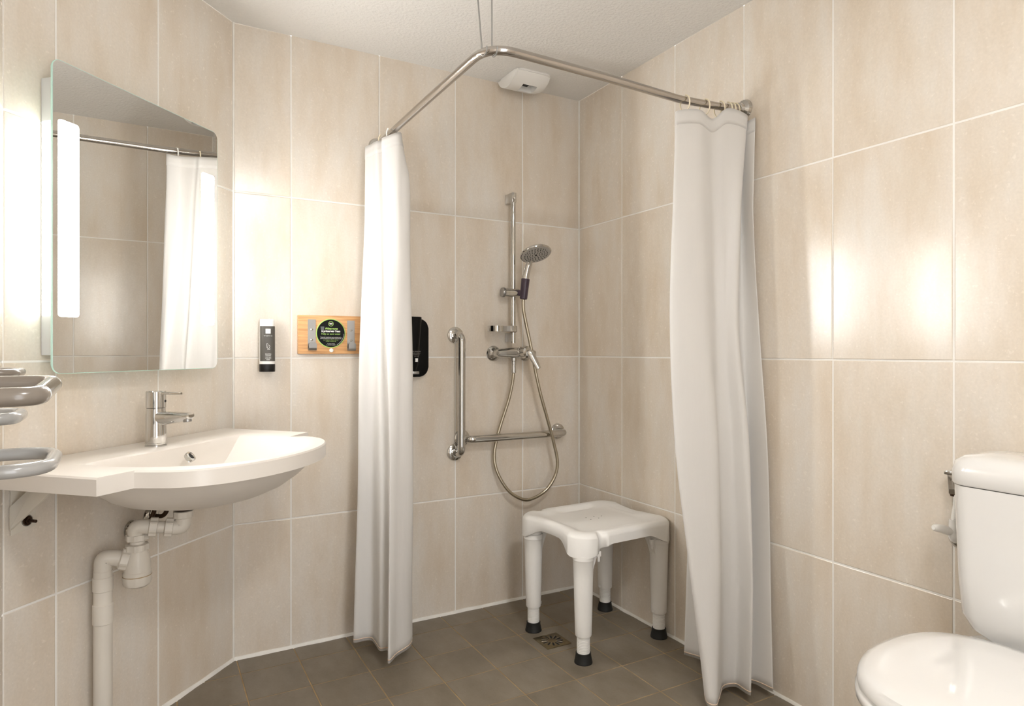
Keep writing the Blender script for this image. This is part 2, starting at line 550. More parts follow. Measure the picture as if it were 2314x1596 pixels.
# frame of the added doorway, and a dark door added for dark chrome reflections
dr1 = thing('added_door_1', 'dark grey door standing open in the doorway behind the camera', 'door', (-1.36, YF, 0), 0, kind='structure')
for sx in (-1, 1):
    MB().box((sx * 0.418 - 0.012, -0.12, 0), (sx * 0.418 + 0.012, 0.012, 2.06), 0.003).build('jamb', 'paint', dr1)
MB().box((-0.43, -0.12, 2.036), (0.43, 0.012, 2.06), 0.003).build('lintel', 'paint', dr1)
lf_ = MB().box((-0.415, -0.95, 0.01), (-0.375, -0.125, 2.03), 0.003).build('door_leaf', 'doorgrey', dr1)
MB().tube(bend([(-0.375, -0.88, 1.02), (-0.33, -0.88, 1.02), (-0.328, -0.76, 1.02)], 0.015, 6), 0.010, 14).build('handle', 'chrome', lf_)

# silicone joints
def caulk(name, label, a, b, out, w_=0.009, h=0.012, n=50):
    a = Vector(a); b = Vector(b); out = Vector(out)
    rings = []
    for i in range(n + 1):
        p = a.lerp(b, i / n)
        k = 1 + 0.35 * noise.noise(p * 13) + 0.15 * noise.noise(p * 55)
        k2 = 1 + 0.3 * noise.noise(p * 11 + Vector((5, 3, 1)))
        rings.append([p - out * 0.002 + Vector((0, 0, -0.002)), p + out * w_ * k + Vector((0, 0, -0.002)),
                      p + out * w_ * k * 0.9 + Vector((0, 0, 0.002)), p + out * 0.003 + Vector((0, 0, h * k2 * 0.9)),
                      p - out * 0.002 + Vector((0, 0, h * k2))])
    o = MB().loft(rings).build(name, 'caulk')
    tag(o, label, 'silicone joint', kind='structure')
caulk('trim_1', 'white silicone bead along the foot of the back wall', (BX, 0, 0), (0, 0, 0), (0, -1, 0), 0.009, 0.011)
caulk('trim_2', 'white silicone bead along the foot of the right wall', (0, 0, 0), (0, -1.30, 0), (-1, 0, 0), 0.008, 0.009)
caulk('trim_3', 'white silicone bead along the foot of the slanted wall', (BX, 0, 0), (WX, WY, 0), tuple(NL), 0.009, 0.011)
def vcaulk(name, label, x, y, d, r=0.004):
    pts = [(x + d[0] * 0.002, y + d[1] * 0.002, z) for z in [i * ZC / 40 for i in range(41)]]
    o = MB().tube(pts, [r * (1 + 0.2 * noise.noise(Vector((x, y, i * 0.7)))) for i in range(41)], 8).build(name, 'caulk')
    tag(o, label, 'silicone joint', kind='structure')
vcaulk('trim_4', 'pale upright joint in the corner of the shower', 0, 0, (-0.7, -0.7))
vcaulk('trim_5', 'pale upright joint between slanted wall and back wall', BX, 0, (0.3, -0.9), 0.0035)

# ceiling lamp added as fill, out of view behind the camera
t = thing('ceiling_lamp', 'round white ceiling lamp behind the camera', 'lamp', (-1.15, -2.55, ZC))
MB().lathe([(0.17, 0), (0.175, -0.01), (0.175, -0.035), (0.16, -0.04)], n=48).build('lamp_base', 'boxwhite', t)
MB().lathe([(0.158, -0.038), (0.15, -0.06), (0.12, -0.078), (0.06, -0.088), (0.0005, -0.09)], n=48).build('diffuser', 'lamp', t)

# ------------------------------------------------------------------ things on the slanted wall (local x = -t, y = -n)
def left_thing(name, label, cat, t, z, n=0.0, group=None):
    p = Vector((BX, 0, 0)) + TL * t + NL * n
    return thing(name, label, cat, (p.x, p.y, z), LA, group)

# lit mirror ----------------------------------------------------
t0 = 0.466; zb = 1.0545
mir = left_thing('illuminated_mirror', 'rounded frameless mirror with two lit frosted strips above the washbasin', 'mirror', t0, zb)
HW = 0.291; MH = 0.7745; MN = 0.075; GT = 0.005
out = rrect(HW, MH / 2, 0.022, 6, 0, MH / 2)
MB().prism([(p[0], p[1]) for p in out], 'y', -MN, -MN + GT, 0.0012).build('glass_edge', 'glassedge', mir)
inn = rrect(HW - 0.0012, MH / 2 - 0.0012, 0.021, 6, 0, MH / 2)
mb = MB(); mb.prism(inn, 'y', -MN - 0.0004, -MN + 0.001)
mo = mb.build('mirror_face', 'mirror', mir, smooth=False)
for nm, xc in (('lit_strip', -(0.7135 - t0)), ('lit_strip', -(0.2195 - t0))):
    so = rrect(0.0285, 0.2435, 0.008, 5, xc, 1.4395 - zb)
    MB().prism(so, 'y', -MN - 0.0012, -MN + 0.0005).build(nm, 'strip', mir, smooth=False)
BW = 0.259; bz0 = 1.100 - zb; bz1 = 1.797 - zb; BD = MN - GT - 0.001
bx = MB()
bx.box((-BW, -BD, bz0), (BW, -0.001, bz1), 0.002)
lb = bx.build('light_box', 'boxwhite', mir)
for sx in (-1, 1):
    MB().box((sx * BW - 0.001, -BD + 0.004, bz0 + 0.10), (sx * BW + 0.001, -0.006, bz1 - 0.11), 0).build('side_diffuser', 'side', lb, smooth=False)

# washbasin ------------------------------------------------------
BZ = 0.84
wb = left_thing('washbasin', 'off-white washbasin with a bowed front and flat side shelves below the mirror', 'washbasin', 0.468, 0.0)
outer = [(0.050, 0.003), (0.075, 0.350), (0.190, 0.360)]
arc = []
for k in range(1, 24):
    a = PI * k / 24
    arc.append((0.478 - 0.312 * math.cos(a), 0.368 + 0.210 * math.sin(a) ** 0.85))
outer += arc + [(0.800, 0.360), (0.890, 0.352), (0.8865, 0.075), (0.8215, 0.003)]
inner = [(0.215, 0.172), (0.475, 0.170), (0.735, 0.172), (0.762, 0.20), (0.768, 0.27), (0.745, 0.37), (0.70, 0.45), (0.63, 0.51), (0.55, 0.538),
         (0.478, 0.545), (0.405, 0.538), (0.325, 0.505), (0.255, 0.44), (0.207, 0.36), (0.188, 0.27), (0.193, 0.20)]
inner = [(p.x, p.y) for p in catmull([(a, b, 0) for a, b in inner], 6, True)]
ctr = Vector((0.474, 0.30))

def cast(poly, ang):
    d = Vector((math.cos(ang), math.sin(ang))); best = None
    for i in range(len(poly)):
        a = Vector(poly[i - 1]); b = Vector(poly[i]); e = b - a
        den = d.x * e.y - d.y * e.x
        if abs(den) < 1e-12:
            continue
        q = a - ctr
        s = (q.x * e.y - q.y * e.x) / den; u = (q.x * d.y - q.y * d.x) / den
        if s > 0 and -1e-4 <= u <= 1 + 1e-4 and (best is None or s > best):
            best = s
    return ctr + d * best
angs = sorted([2 * PI * k / 120 for k in range(120)] +
              [math.atan2(p[1] - ctr.y, p[0] - ctr.x) % (2 * PI) for p in (outer[0], outer[1], outer[2], outer[-4], outer[-3], outer[-2], outer[-1])])
O = [cast(outer, a) for a in angs]; I = [cast(inner, a) for a in angs]
dr = Vector((0.474, 0.235))
def ring(pts, z):
    return [(-(p.x - 0.468), -p.y, z) for p in pts]
def mix(P, Q, k):
    return [p.lerp(q, k) for p, q in zip(P, Q)]
D = [dr + Vector((math.cos(a), math.sin(a))) * 0.022 for a in angs]
up = MB()
rings = [ring(mix(O, I, 0.0), 0.800), ring(O, BZ - 0.004), ring([p + (ctr - p).normalized() * 0.0035 for p in O], BZ)]
rings += [ring(mix(O, I, 0.55), BZ), ring([p + (p - ctr).normalized() * 0.004 for p in I], BZ), ring([p - (p - ctr).normalized() * 0.003 for p in I], BZ - 0.004)]
for k, z in ((0.10, 0.818), (0.2, 0.797), (0.32, 0.775), (0.45, 0.758), (0.62, 0.742), (0.8, 0.733), (1.0, 0.728)):
    rings.append(ring(mix(I, D, k), z))
# underside
Ub = [p + (p - ctr).normalized() * 0.012 for p in I]
Ub = [u if (u - ctr).length < (o - ctr).length - 0.006 else ctr + (o - ctr) * 0.98 for u, o in zip(Ub, O)]
rings = [ring(D, 0.690)] + [ring(mix(Ub, D, k), z) for k, z in ((0.8, 0.692), (0.6, 0.698), (0.42, 0.712), (0.26, 0.733), (0.12, 0.762), (0.04, 0.785), (0.0, 0.80))] + rings
up.loft(rings).build('basin', 'sink', wb, angle=38)
# overflow ring on the back slope of the bowl
ov = Vector((-(0.47 - 0.468), -0.222, 0.812)); on = Vector((0, -0.55, 0.83)).normalized()
on = Vector((0.12, -0.75, 0.62)).normalized()
ovr = MB().lathe([(0.0145, -0.004), (0.0155, 0.003), (0.0150, 0.007), (0.0095, 0.008), (0.0085, 0.005)], ov, on, 24).build('overflow_ring', 'chrome', wb)
MB().lathe([(0.0088, 0.0051), (0.0088, 0.0058)], ov, on, 20).build('overflow_hole', 'dark', ovr)
MB().lathe([(0.024, 0), (0.024, 0.004), (0.016, 0.006), (0.0005, 0.006)], (-(0.474 - 0.468), -0.235, 0.7275), (0, 0, 1), 24).build('drain_plug', 'chrome', wb)

# basin bracket
br = left_thing('basin_bracket', 'cream steel wall bracket under the left shelf of the washbasin', 'bracket', 0.772, 0.667)
MB().prism([(-0.031, 0.0), (0.031, 0.010), (0.031, 0.132), (-0.031, 0.132)], 'y', -0.005, -0.0005, 0.001).build('wall_plate', 'bracket', br)
MB().prism([(-0.005, 0.015), (-0.005, 0.07), (-0.085, 0.132), (-0.155, 0.132), (-0.006, 0.015)], 'x', -0.036, -0.028, 0.001).build('brace', 'bracket', br)
MB().box((-0.036, -0.20, 0.126), (0.031, -0.001, 0.132), 0.001).build('top_arm', 'bracket', br)
bo = MB().lathe([(0.012, 0), (0.012, 0.002), (0.008, 0.0025), (0.008, 0.007), (0.004, 0.0075), (0.004, 0.028), (0.003, 0.029)], (0.008, -0.005, 0.028), (0, -1, 0), 12).build('bolt', 'rust', br)
MB().lathe([(0.014, 0), (0.014, 0.0015), (0.009, 0.002)], (0.008, -0.005, 0.028), (0, -1, 0), 20).build('washer', 'steel', bo)

# faucet
fa = left_thing('basin_mixer_tap', 'chrome single lever tap standing on the washbasin', 'tap', 0.467, BZ, 0.106)
MB().lathe([(0.0285, 0), (0.0285, 0.004), (0.027, 0.005), (0.0285, 0.006), (0.0285, 0.009), (0.0275, 0.010), (0.0262, 0.09), (0.0250, 0.104), (0.0250, 0.1085)], n=40).build('body', 'chrome', fa)
cap = MB().lathe([(0.024, 0.1085), (0.0262, 0.110), (0.0262, 0.155), (0.025, 0.1568), (0.0005, 0.1568)], n=40).build('lever_cap', 'chrome', fa)
MB().prism([(-0.010, -0.012), (0.010, -0.012), (0.0055, -0.080), (0.003, -0.087), (-0.003, -0.087), (-0.0055, -0.080)], 'z', 0.1475, 0.1545, 0.0015).build('lever', 'chrome', cap)
MB().lathe([(0.004, 0), (0.0035, 0.0015)], (0.008, -0.0245, 0.128), (0.25, -1, 0), 12).build('screw', 'dark', cap)
rings = []
for (d, zc, a, b) in ((0.010, 0.082, 0.0215, 0.0225), (0.030, 0.083, 0.021, 0.0215), (0.06, 0.0845, 0.020, 0.019), (0.09, 0.0865, 0.0185, 0.015), (0.108, 0.088, 0.017, 0.012), (0.1165, 0.0885, 0.016, 0.010), (0.120, 0.089, 0.011, 0.005)):
    rg_ = []
    for k in range(28):
        th = 2 * PI * k / 28
        cx_, cz_ = math.cos(th), math.sin(th)
        rg_.append((a * cx_, -d, zc + b * (cz_ if cz_ < 0 else min(cz_, 0.72))))
    rings.append(rg_)
MB().loft(rings).build('spout', 'chrome', fa)
MB().lathe([(0.010, 0.0), (0.0115, -0.002), (0.0115, -0.011), (0.010, -0.012)], (0, -0.106, 0.083), (0.0, 0.12, 1), 20).build('aerator', 'steel', fa)

# waste pipe
wp = left_thing('waste_pipe', 'grey-white plastic bottle trap and waste pipe under the washbasin', 'drain pipe', 0.58, 0.0)
def wl(t, n, z):
    return Vector((-(t - 0.58), -n, z))
dp = (0.474, 0.205)
MB().lathe([(0.030, 0.688), (0.031, 0.684), (0.028, 0.668), (0.019, 0.662)], wl(*dp, 0), (0, 0, 1), 32).build('waste_flange', 'rust', wp)
MB().lathe([(0.021, 0.664), (0.0245, 0.662), (0.0245, 0.645), (0.021, 0.643)], wl(*dp, 0), (0, 0, 1), 36, ribs=18, ribd=0.05).build('flange_nut', 'pipe', wp)
el = bend([wl(0.474, 0.205, 0.650), wl(0.474, 0.205, 0.617), wl(0.494, 0.180, 0.619)], 0.03, 10)
MB().tube(el, 0.0205, 20).build('elbow', 'pipe', wp)
h0 = wl(0.490, 0.185, 0.619); h1 = wl(0.545, 0.118, 0.631)
MB().tube([h0, h1], 0.0165, 20).build('horizontal_pipe', 'pipe', wp)
hd = (h1 - h0).normalized()
for q in (0.12, 0.56):
    c = h0.lerp(h1, q)
    MB().lathe([(0.0205, -0.011), (0.0245, -0.010), (0.0245, 0.008), (0.0205, 0.010)], c, hd, 36, ribs=16, ribd=0.10).build('union_nut', 'pipe', wp)
e2 = bend([h0.lerp(h1, 0.62), wl(0.549, 0.112, 0.632), wl(0.538, 0.110, 0.595)], 0.04, 10)
MB().tube(e2, 0.020, 20).build('elbow', 'pipe', wp)
tc = wl(0.537, 0.110, 0)
MB().lathe([(0.021, 0.609), (0.0255, 0.607), (0.0255, 0.592), (0.022, 0.590)], tc, (0, 0, 1), 36, ribs=16, ribd=0.10).build('union_nut', 'pipe', wp)
MB().tube([tc + Vector((0, 0, 0.595)), tc + Vector((0, 0, 0.57))], 0.0185, 20).build('neck', 'pipe', wp)
MB().lathe([(0.021, 0.582), (0.0265, 0.580), (0.0265, 0.564), (0.022, 0.562)], tc, (0, 0, 1), 36, ribs=16, ribd=0.10).build('union_nut', 'pipe', wp)
tr = MB().lathe([(0.023, 0.566), (0.026, 0.560), (0.031, 0.545), (0.0335, 0.525), (0.0335, 0.508), (0.0355, 0.505), (0.0355, 0.497), (0.034, 0.496)], tc, (0, 0, 1), 40).build('trap_body', 'pipe', wp)
MB().lathe([(0.0335, 0.497), (0.0355, 0.494), (0.0345, 0.478), (0.031, 0.470), (0.022, 0.464), (0.0005, 0.462)], tc, (0, 0, 1), 40, ribs=20, ribd=0.035).build('trap_cup', 'pipe', tr)
MB().lathe([(0.0345, 0.4935), (0.0362, 0.4955), (0.0345, 0.4975)], tc, (0, 0, 1), 40).build('seal_ring', 'seal', tr)
o0 = tc + Vector((0, 0, 0.534)); o1 = wl(0.578, 0.066, 0.552)
od = (o1 - o0).normalized()
MB().lathe([(0.020, 0.020), (0.027, 0.022), (0.027, 0.040), (0.023, 0.043)], o0, od, 36, ribs=16, ribd=0.10).build('union_nut', 'pipe', wp)
px, pn = 0.592, 0.052
pp = bend([o0 + od * 0.03, o0 + od * 0.055, wl(px, pn, 0.553), wl(px, pn, 0.505)], [0.03, 0.05], 12)
MB().tube(pp, 0.0215, 22).build('elbow', 'pipe', wp)
pc_ = wl(px, pn, 0)
MB().lathe([(0.0225, 0.505), (0.0245, 0.503), (0.0245, 0.468), (0.0225, 0.466)], pc_, (0, 0, 1), 28).build('coupling', 'pipe', wp)
MB().lathe([(0.0225, 0.432), (0.025, 0.430), (0.025, 0.380), (0.0225, 0.378)], pc_, (0, 0, 1), 28).build('coupling', 'pipe', wp)
MB().tube([pc_ + Vector((0, 0, 0.52)), pc_ + Vector((0, 0, 0.001))], 0.0225, 28).build('down_pipe', 'pipe', wp)
for (tt, zz) in ((0.376, 0.612), (0.446, 0.588)):
    o = left_thing('wall_rosette', 'chrome pipe rosette on the slanted wall ' + ('behind the horizontal waste pipe' if tt < 0.4 else 'behind the waste pipe elbow'), 'rosette', tt, zz, 0, 'chrome rosettes behind the trap')
    MB().lathe([(0.028, 0.0003), (0.028, 0.003), (0.022, 0.008), (0.012, 0.010), (0.008, 0.010)], (0, 0, 0), (0, -1, 0), 32).build('cover', 'chrome', o)
    MB().tube(bend([(0, 0, 0), (0, -0.05, 0), (0.02, -0.06, 0.05), (0.02, -0.065, 0.075)], 0.02, 6), 0.0065, 12).build('supply_hose', 'rust', o)

# grey tubular rail on the wall at the left edge ------------------
tr_ = thing('towel_rail', 'grey tubular rail of stacked U-shaped bars at the left edge beside the washbasin', 'towel rail', (WX, -1.10, 0.90), 0)
def dloop(name, y0, y1, z0, z1, x0, x1, r, mat, rad, sleeve=False):
    P = bend([(0.0, y0 + 1.10, z0 - 0.90), (x0 - WX, y0 + 1.10, z0 - 0.90), (x1 - WX, y1 + 1.10, z1 - 0.90), (0.0, y1 + 1.10, z1 - 0.90)], rad, 10)
    b = MB().tube(P, r, 20).build(name, mat, tr_)
    for (y, z) in ((y0, z0), (y1, z1)):
        MB().lathe([(r * 1.8, 0.0003), (r * 1.8, 0.004), (r * 1.2, 0.008)], (0.0, y + 1.10, z - 0.90), (1, 0, 0), 20).build('wall_plate', mat, b)
    if sleeve:
        a = Vector((x0 - WX, y0 + 1.10, z0 - 0.90)); c = Vector((x1 - WX, y1 + 1.10, z1 - 0.90))
        MB().tube([a.lerp(c, 0.14), a.lerp(c, 0.80)], r * 1.04, 24).build('sleeve', 'chrome', b)
dloop('rail_bar', -1.41, -1.17, 1.047, 1.056, -1.909, -1.915, 0.0135, 'enamelbrown', 0.030, True)
dloop('rail_bar', -1.16, -0.93, 0.907, 0.907, -1.926, -1.934, 0.0122, 'enamel', 0.085)
dloop('rail_bar', -0.98, -0.84, 0.981, 0.981, -1.999, -2.003, 0.0118, 'enamel', 0.05)
dloop('rail_bar', -0.98, -0.84, 1.068, 1.068, -1.999, -2.003, 0.0085, 'enamelbrown', 0.04)
MB().box((0.0003, -0.13, 0.0), (0.018, 0.17, 0.165), 0.003).build('wall_bracket', 'steel', tr_)

# ------------------------------------------------------------------ things on the back wall
# soap bottle
so = thing('soap_dispenser', 'white wall soap bottle with grey label and black cap beside the coat hooks', 'soap dispenser', (-1.398, -0.004, 1.036))
def tubey(z, a, b, cy=-0.026, n=32, p=2.6):
    r = []
    for k in range(n):
        th = 2 * PI * k / n
        c, s = math.cos(th), math.sin(th)
        r.append((a * math.copysign(abs(c) ** (2 / p), c), cy + b * math.copysign(abs(s) ** (2 / p), s), z))
    return r
MB().loft([tubey(0.028, 0.0265, 0.022), tubey(0.10, 0.0262, 0.021), tubey(0.165, 0.0255, 0.018), tubey(0.186, 0.025, 0.012), tubey(0.1905, 0.0245, 0.006)]).build('bottle', 'whiteplastic', so)
MB().loft([tubey(0.0, 0.0262, 0.0215), tubey(0.002, 0.027, 0.0225), tubey(0.026, 0.027, 0.0225), tubey(0.0285, 0.0262, 0.0215)]).build('cap', 'blackmatt', so)
MB().box((-0.016, -0.012, 0.02), (0.016, 0.0035, 0.17), 0.002).build('wall_holder', 'blackmatt', so)
lr = []
for z, b in ((0.038, 0.0219), (0.10, 0.0212), (0.165, 0.0182)):
    full = tubey(z, 0.0266, b + 0.0004, n=64)
    seg = [p for p in full if p[1] < -0.026 - 0.3 * b]
    seg.sort(key=lambda p: p[0])
    lr.append(seg)
n_ = len(lr[0]); mb = MB()
mb.add([p for r in lr for p in r], [(i * n_ + j, i * n_ + j + 1, (i + 1) * n_ + j + 1, (i + 1) * n_ + j) for i in range(2) for j in range(n_ - 1)])
lab = mb.build('label', 'labelblack', so)
y_ = -0.0492
MB().box((-0.0085, -0.0475, 0.138), (0.0085, -0.0445, 0.155), 0).build('logo_square', 'white', lab, smooth=False)
text_mesh([('SAVON', 0.0062, 0, 0.0635, y_ + 0.0006), ('LIQUIDE', 0.0050, 0, 0.0575, y_ + 0.0006), ('LIQUID', 0.0062, 0, 0.0495, y_ + 0.0004), ('SOAP', 0.0050, 0, 0.0435, y_ + 0.0004),
           ('les hygi\u00e8nes spa', 0.0046, 0, 0.130, y_ + 0.0020)], 'white', 'lettering', lab)
pic = MB()
pic.tube([(-0.004, y_ + .001, 0.086), (-0.006, y_ + .001, 0.092), (-0.006, y_ + .001, 0.100), (-0.003, y_ + .0013, 0.1025), (-0.001, y_ + .001, 0.100), (-0.001, y_ + .001, 0.092)], 0.0006, 6, closed=True)
pic.tube([(-0.004, y_ + .001, 0.086), (0.0, y_ + .001, 0.084), (0.004, y_ + .001, 0.086), (0.006, y_ + .001, 0.092), (0.003, y_ + .001, 0.097)], 0.0006, 6)
pic.tube([(-0.003, y_ + .0008, 0.080), (0.005, y_ + .0008, 0.0805), (0.006, y_ + .0008, 0.084)], 0.0008, 6)
pic.build('hand_symbol', 'white', lab)

# coat hook board
hb = thing('coat_hook_board', 'oak board with two steel hooks and a round black sign beside the left curtain', 'coat rack', (-1.1645, -0.0005, 1.100))
MB().box((-0.1225, -0.018, 0), (0.1225, 0, 0.146), 0.002).build('board', 'wood', hb)
sg = MB().lathe([(0.0555, 0), (0.0555, 0.0022), (0.0545, 0.0028), (0.0005, 0.0028)], (-0.002, -0.018, 0.0785), (0, -1, 0), 64).build('sign_rim', 'green', hb)
MB().lathe([(0.0525, 0), (0.0525, 0.0033), (0.0005, 0.0033)], (-0.002, -0.018, 0.0785), (0, -1, 0), 64).build('sign_disc', 'discblack', sg)
ys = -0.0217
MB().tube([(-0.002 + 0.009 * math.cos(2 * PI * k / 32), ys + .0002, 0.115 + 0.009 * math.sin(2 * PI * k / 32)) for k in range(32)], 0.0008, 6, closed=True).build('logo_ring', 'green', sg)
text_mesh([('B&B', 0.0066, -0.002, 0.1155, ys, 0.0002), ('HOTELS', 0.0024, -0.002, 0.1115, ys), ('\u00e0 pr\u00e9server l\u2019eau', 0.0105, -0.002, 0.0865, ys, 0.0003),
           ('Suspendez simplement votre serviette sur la', 0.0044, -0.002, 0.0635, ys), ('porte serviette pour la garder un jour de plus', 0.0043, -0.002, 0.0585, ys),
           ('Au mieux on le fait', 0.0036, -0.002, 0.0395, ys), ('we do better together', 0.0038, -0.002, 0.0345, ys)], 'white', 'lettering', sg)
text_mesh([('Aidez-nous', 0.0105, 0.000, 0.0965, ys, 0.0003), ('Help us save water', 0.0094, -0.002, 0.0760, ys), ('Just hang your towel on this rail', 0.0043, -0.002, 0.0528, ys),
           ('to keep it another day', 0.0043, -0.002, 0.0478, ys)], 'green', 'green_lettering', sg)
gl = MB()
gl.prism([(-0.041, 0.104), (-0.027, 0.104), (-0.029, 0.090), (-0.039, 0.090)], 'y', ys, ys + .0004).build('glass_symbol', 'greyprint', sg, smooth=False)
arcp = [(-0.002 + 0.0488 * math.cos(math.radians(a)), ys, 0.0785 + 0.0488 * math.sin(math.radians(a))) for a in range(-62, 2, 4)]
MB().tube(arcp, 0.0004, 5).build('arc_line', 'white', sg)
for hx, dz in ((-0.073, 0.0), (0.0755, -0.001)):
    P = [(-0.0185, 0.130), (-0.0185, 0.024)]
    for k in range(1, 13):
        a = PI + PI * k / 12
        P.append((-0.0285 - 0.010 * math.cos(a), 0.024 + 0.010 * math.sin(a)))
    P += [(-0.0388, 0.030), (-0.0392, 0.036), (-0.0396, 0.0405), (-0.0398, 0.0432), (-0.0399, 0.0445)]
    W_ = [0.0145] * (len(P) - 4) + [0.0142, 0.0125, 0.0095, 0.0050]
    # flat strap: thickness 2 mm, turned up at the foot
    th = 0.002; L_, R_ = [], []
    for i, p in enumerate(P):
        a = Vector(P[max(i - 1, 0)]); b = Vector(P[min(i + 1, len(P) - 1)]); d = (b - a).normalized()
        nrm = Vector((d.y, -d.x)) * (th / 2)
        L_.append(Vector(p) + nrm); R_.append(Vector(p) - nrm)
    last = P[-1]
    rings = [[(hx + sg_ * w2, p.x, p.y + dz) for p, w2 in zip(E_, W_)] for sg_, E_ in ((-1, L_), (1, L_), (1, R_), (-1, R_))]
    vs = [q for r in rings for q in r]; n = len(P); fs = []
    for i in range(n - 1):
        for r in range(4):
            fs.append((r * n + i, r * n + i + 1, ((r + 1) % 4) * n + i + 1, ((r + 1) % 4) * n + i))
    fs += [(0, n, 2 * n, 3 * n), (n - 1, 4 * n - 1, 3 * n - 1, 2 * n - 1)]
    hk = MB().add(vs, fs).build('hook', 'steel', hb)
    for sz in (0.092, 0.053):
        MB().lathe([(0.0045, 0), (0.0045, 0.001), (0.003, 0.0022), (0.0005, 0.0024)], (hx, -0.0195, sz + dz), (0, -1, 0), 16).build('screw', 'chrome', hk)
MB().lathe([(0.0075, 0), (0.0078, 0.003), (0.006, 0.005), (0.0005, 0.0055)], (0.0, -0.018, 0.0135), (0, -1, 0), 20).build('screw_cap', 'whiteplastic', hb)

# black shower gel dispenser
bd = thing('gel_dispenser', 'black wall dispenser half hidden behind the left curtain', 'soap dispenser', (-0.838, -0.001, 1.006))
bo_ = rrect(0.066, 0.118, 0.038, 8, 0, 0.118)
MB().prism(bo_, 'y', -0.030, 0.0, 0.004).build('back_plate', 'black', bd)
rings = []
for z, a, d in ((0.022, 0.045, 0.060), (0.05, 0.049, 0.076), (0.12, 0.050, 0.086), (0.20, 0.053, 0.094), (0.238, 0.056, 0.096), (0.241, 0.0545, 0.094)):
    rr = rrect(a - 0.004, d / 2, 0.022, 6, -0.036, -d / 2 - 0.004)
    rings.append([(p[0], p[1], z) for p in rr])
cv = MB().loft(rings).build('cover', 'black', bd)
text_mesh([('GEL DOUCHE', 0.006, -0.010, 0.103, -0.0885), ('CORPS CHEVEUX', 0.0045, -0.010, 0.096, -0.0882), ('SHOWER GEL', 0.0045, -0.008, 0.090, -0.0878), ('BODY HAIR', 0.0035, -0.008, 0.084, -0.0875)], 'steel', 'lettering', cv)
MB().box((-0.012, -0.0868, 0.062), (-0.002, -0.0815, 0.076), 0).build('sticker', 'white', cv, smooth=False)
MB().box((-0.020, -0.072, 0.012), (0.010, -0.050, 0.024), 0.002).build('push_button', 'steel', bd)

# grab rail
gr = thing('grab_rail', 'chrome L-shaped grab rail on the shower wall below the hand shower', 'grab rail', (-0.64, -0.0005, 0.68))
def g(x, y, z):
    return (x + 0.64, y, z - 0.68)
MB().tube(bend([g(-0.64, 0, 1.178), g(-0.641, -0.070, 1.178), g(-0.642, -0.070, 0.683), g(-0.642, 0, 0.683)], 0.045, 10), 0.0158, 24).build('upright_bar', 'chrome', gr)
MB().tube(bend([g(-0.610, 0, 0.741), g(-0.610, -0.070, 0.741), g(-0.124, -0.070, 0.741), g(-0.124, 0, 0.741)], 0.04, 10), 0.0158, 24).build('cross_bar', 'chrome', gr)
for (x, z) in ((-0.64, 1.178), (-0.642, 0.683), (-0.610, 0.741), (-0.124, 0.741)):
    MB().lathe([(0.035, 0), (0.0355, 0.003), (0.034, 0.008), (0.026, 0.012), (0.018, 0.0135)], g(x, 0, z), (0, -1, 0), 36).build('wall_flange', 'chrome', gr)

# riser rail
rr_ = thing('shower_riser_rail', 'chrome riser rail with slider and soap dish on the shower wall', 'shower rail', (-0.388, -0.0005, 1.14))
def rl(x, y, z):
    return (x + 0.388, y, z - 1.14)
MB().tube([rl(-0.388, -0.055, 1.145), rl(-0.388, -0.055, 1.765)], 0.0105, 24).build('rail', 'chrome', rr_)
MB().box(rl(-0.3985, -0.066, 1.757), rl(-0.3775, 0, 1.800), 0.003).build('top_bracket', 'chrome', rr_)
MB().box(rl(-0.3985, -0.060, 1.150), rl(-0.3775, 0, 1.190), 0.003).build('bottom_bracket', 'chrome', rr_)
sl = MB().lathe([(0.0165, -0.047), (0.0185, -0.045), (0.0185, 0.022), (0.0165, 0.024)], rl(-0.388, -0.058, 1.364), (1, 0, 0), 28).build('slider', 'chrome', rr_)
MB().lathe([(0.020, -0.058), (0.021, -0.056), (0.021, -0.047), (0.019, -0.0455)], rl(-0.388, -0.058, 1.364), (1, 0, 0), 28).build('slider_knob', 'steel', sl)
cup = MB()
hp0 = Vector(rl(-0.354, -0.085, 1.335)); hp1 = Vector(rl(-0.349, -0.096, 1.428)); ha = (hp1 - hp0).normalized()
cup.lathe([(0.0135, 0.0), (0.0165, 0.004), (0.0185, 0.088), (0.0165, 0.09)], hp0, ha, 28)
cup.tube([rl(-0.372, -0.06, 1.364), hp0.lerp(hp1, 0.3)], 0.0135, 16)
cup.build('handset_holder', 'purple', sl)
wav = []
for k in range(0, 41):
    u = k / 40
    wav.append((u, ))
dish = []
def dish_ring(z, k):
    pts = []
    for i in range(64):
        th = 2 * PI * i / 64
        c, s = math.cos(th), math.sin(th)
        rx = 0.068 * k; ry = 0.042 * k * (1 + 0.13 * math.sin(5 * th + 0.6))
        pts.append((-0.062 + rx * math.copysign(abs(c) ** 0.75, c), -0.075 + ry * s, z))
    return pts
MB().loft([dish_ring(0.054, 0.96), dish_ring(0.054, 1.0), dish_ring(0.078, 1.0), dish_ring(0.078, 0.96), dish_ring(0.060, 0.94), dish_ring(0.059, 0.3)]).build('soap_dish', 'chrome', rr_)
MB().lathe([(0.0125, 0.052), (0.0145, 0.053), (0.0145, 0.080), (0.0125, 0.081)], rl(-0.388, -0.055, 1.14), (0, 0, 1), 24).build('dish_clip', 'dishplastic', rr_)

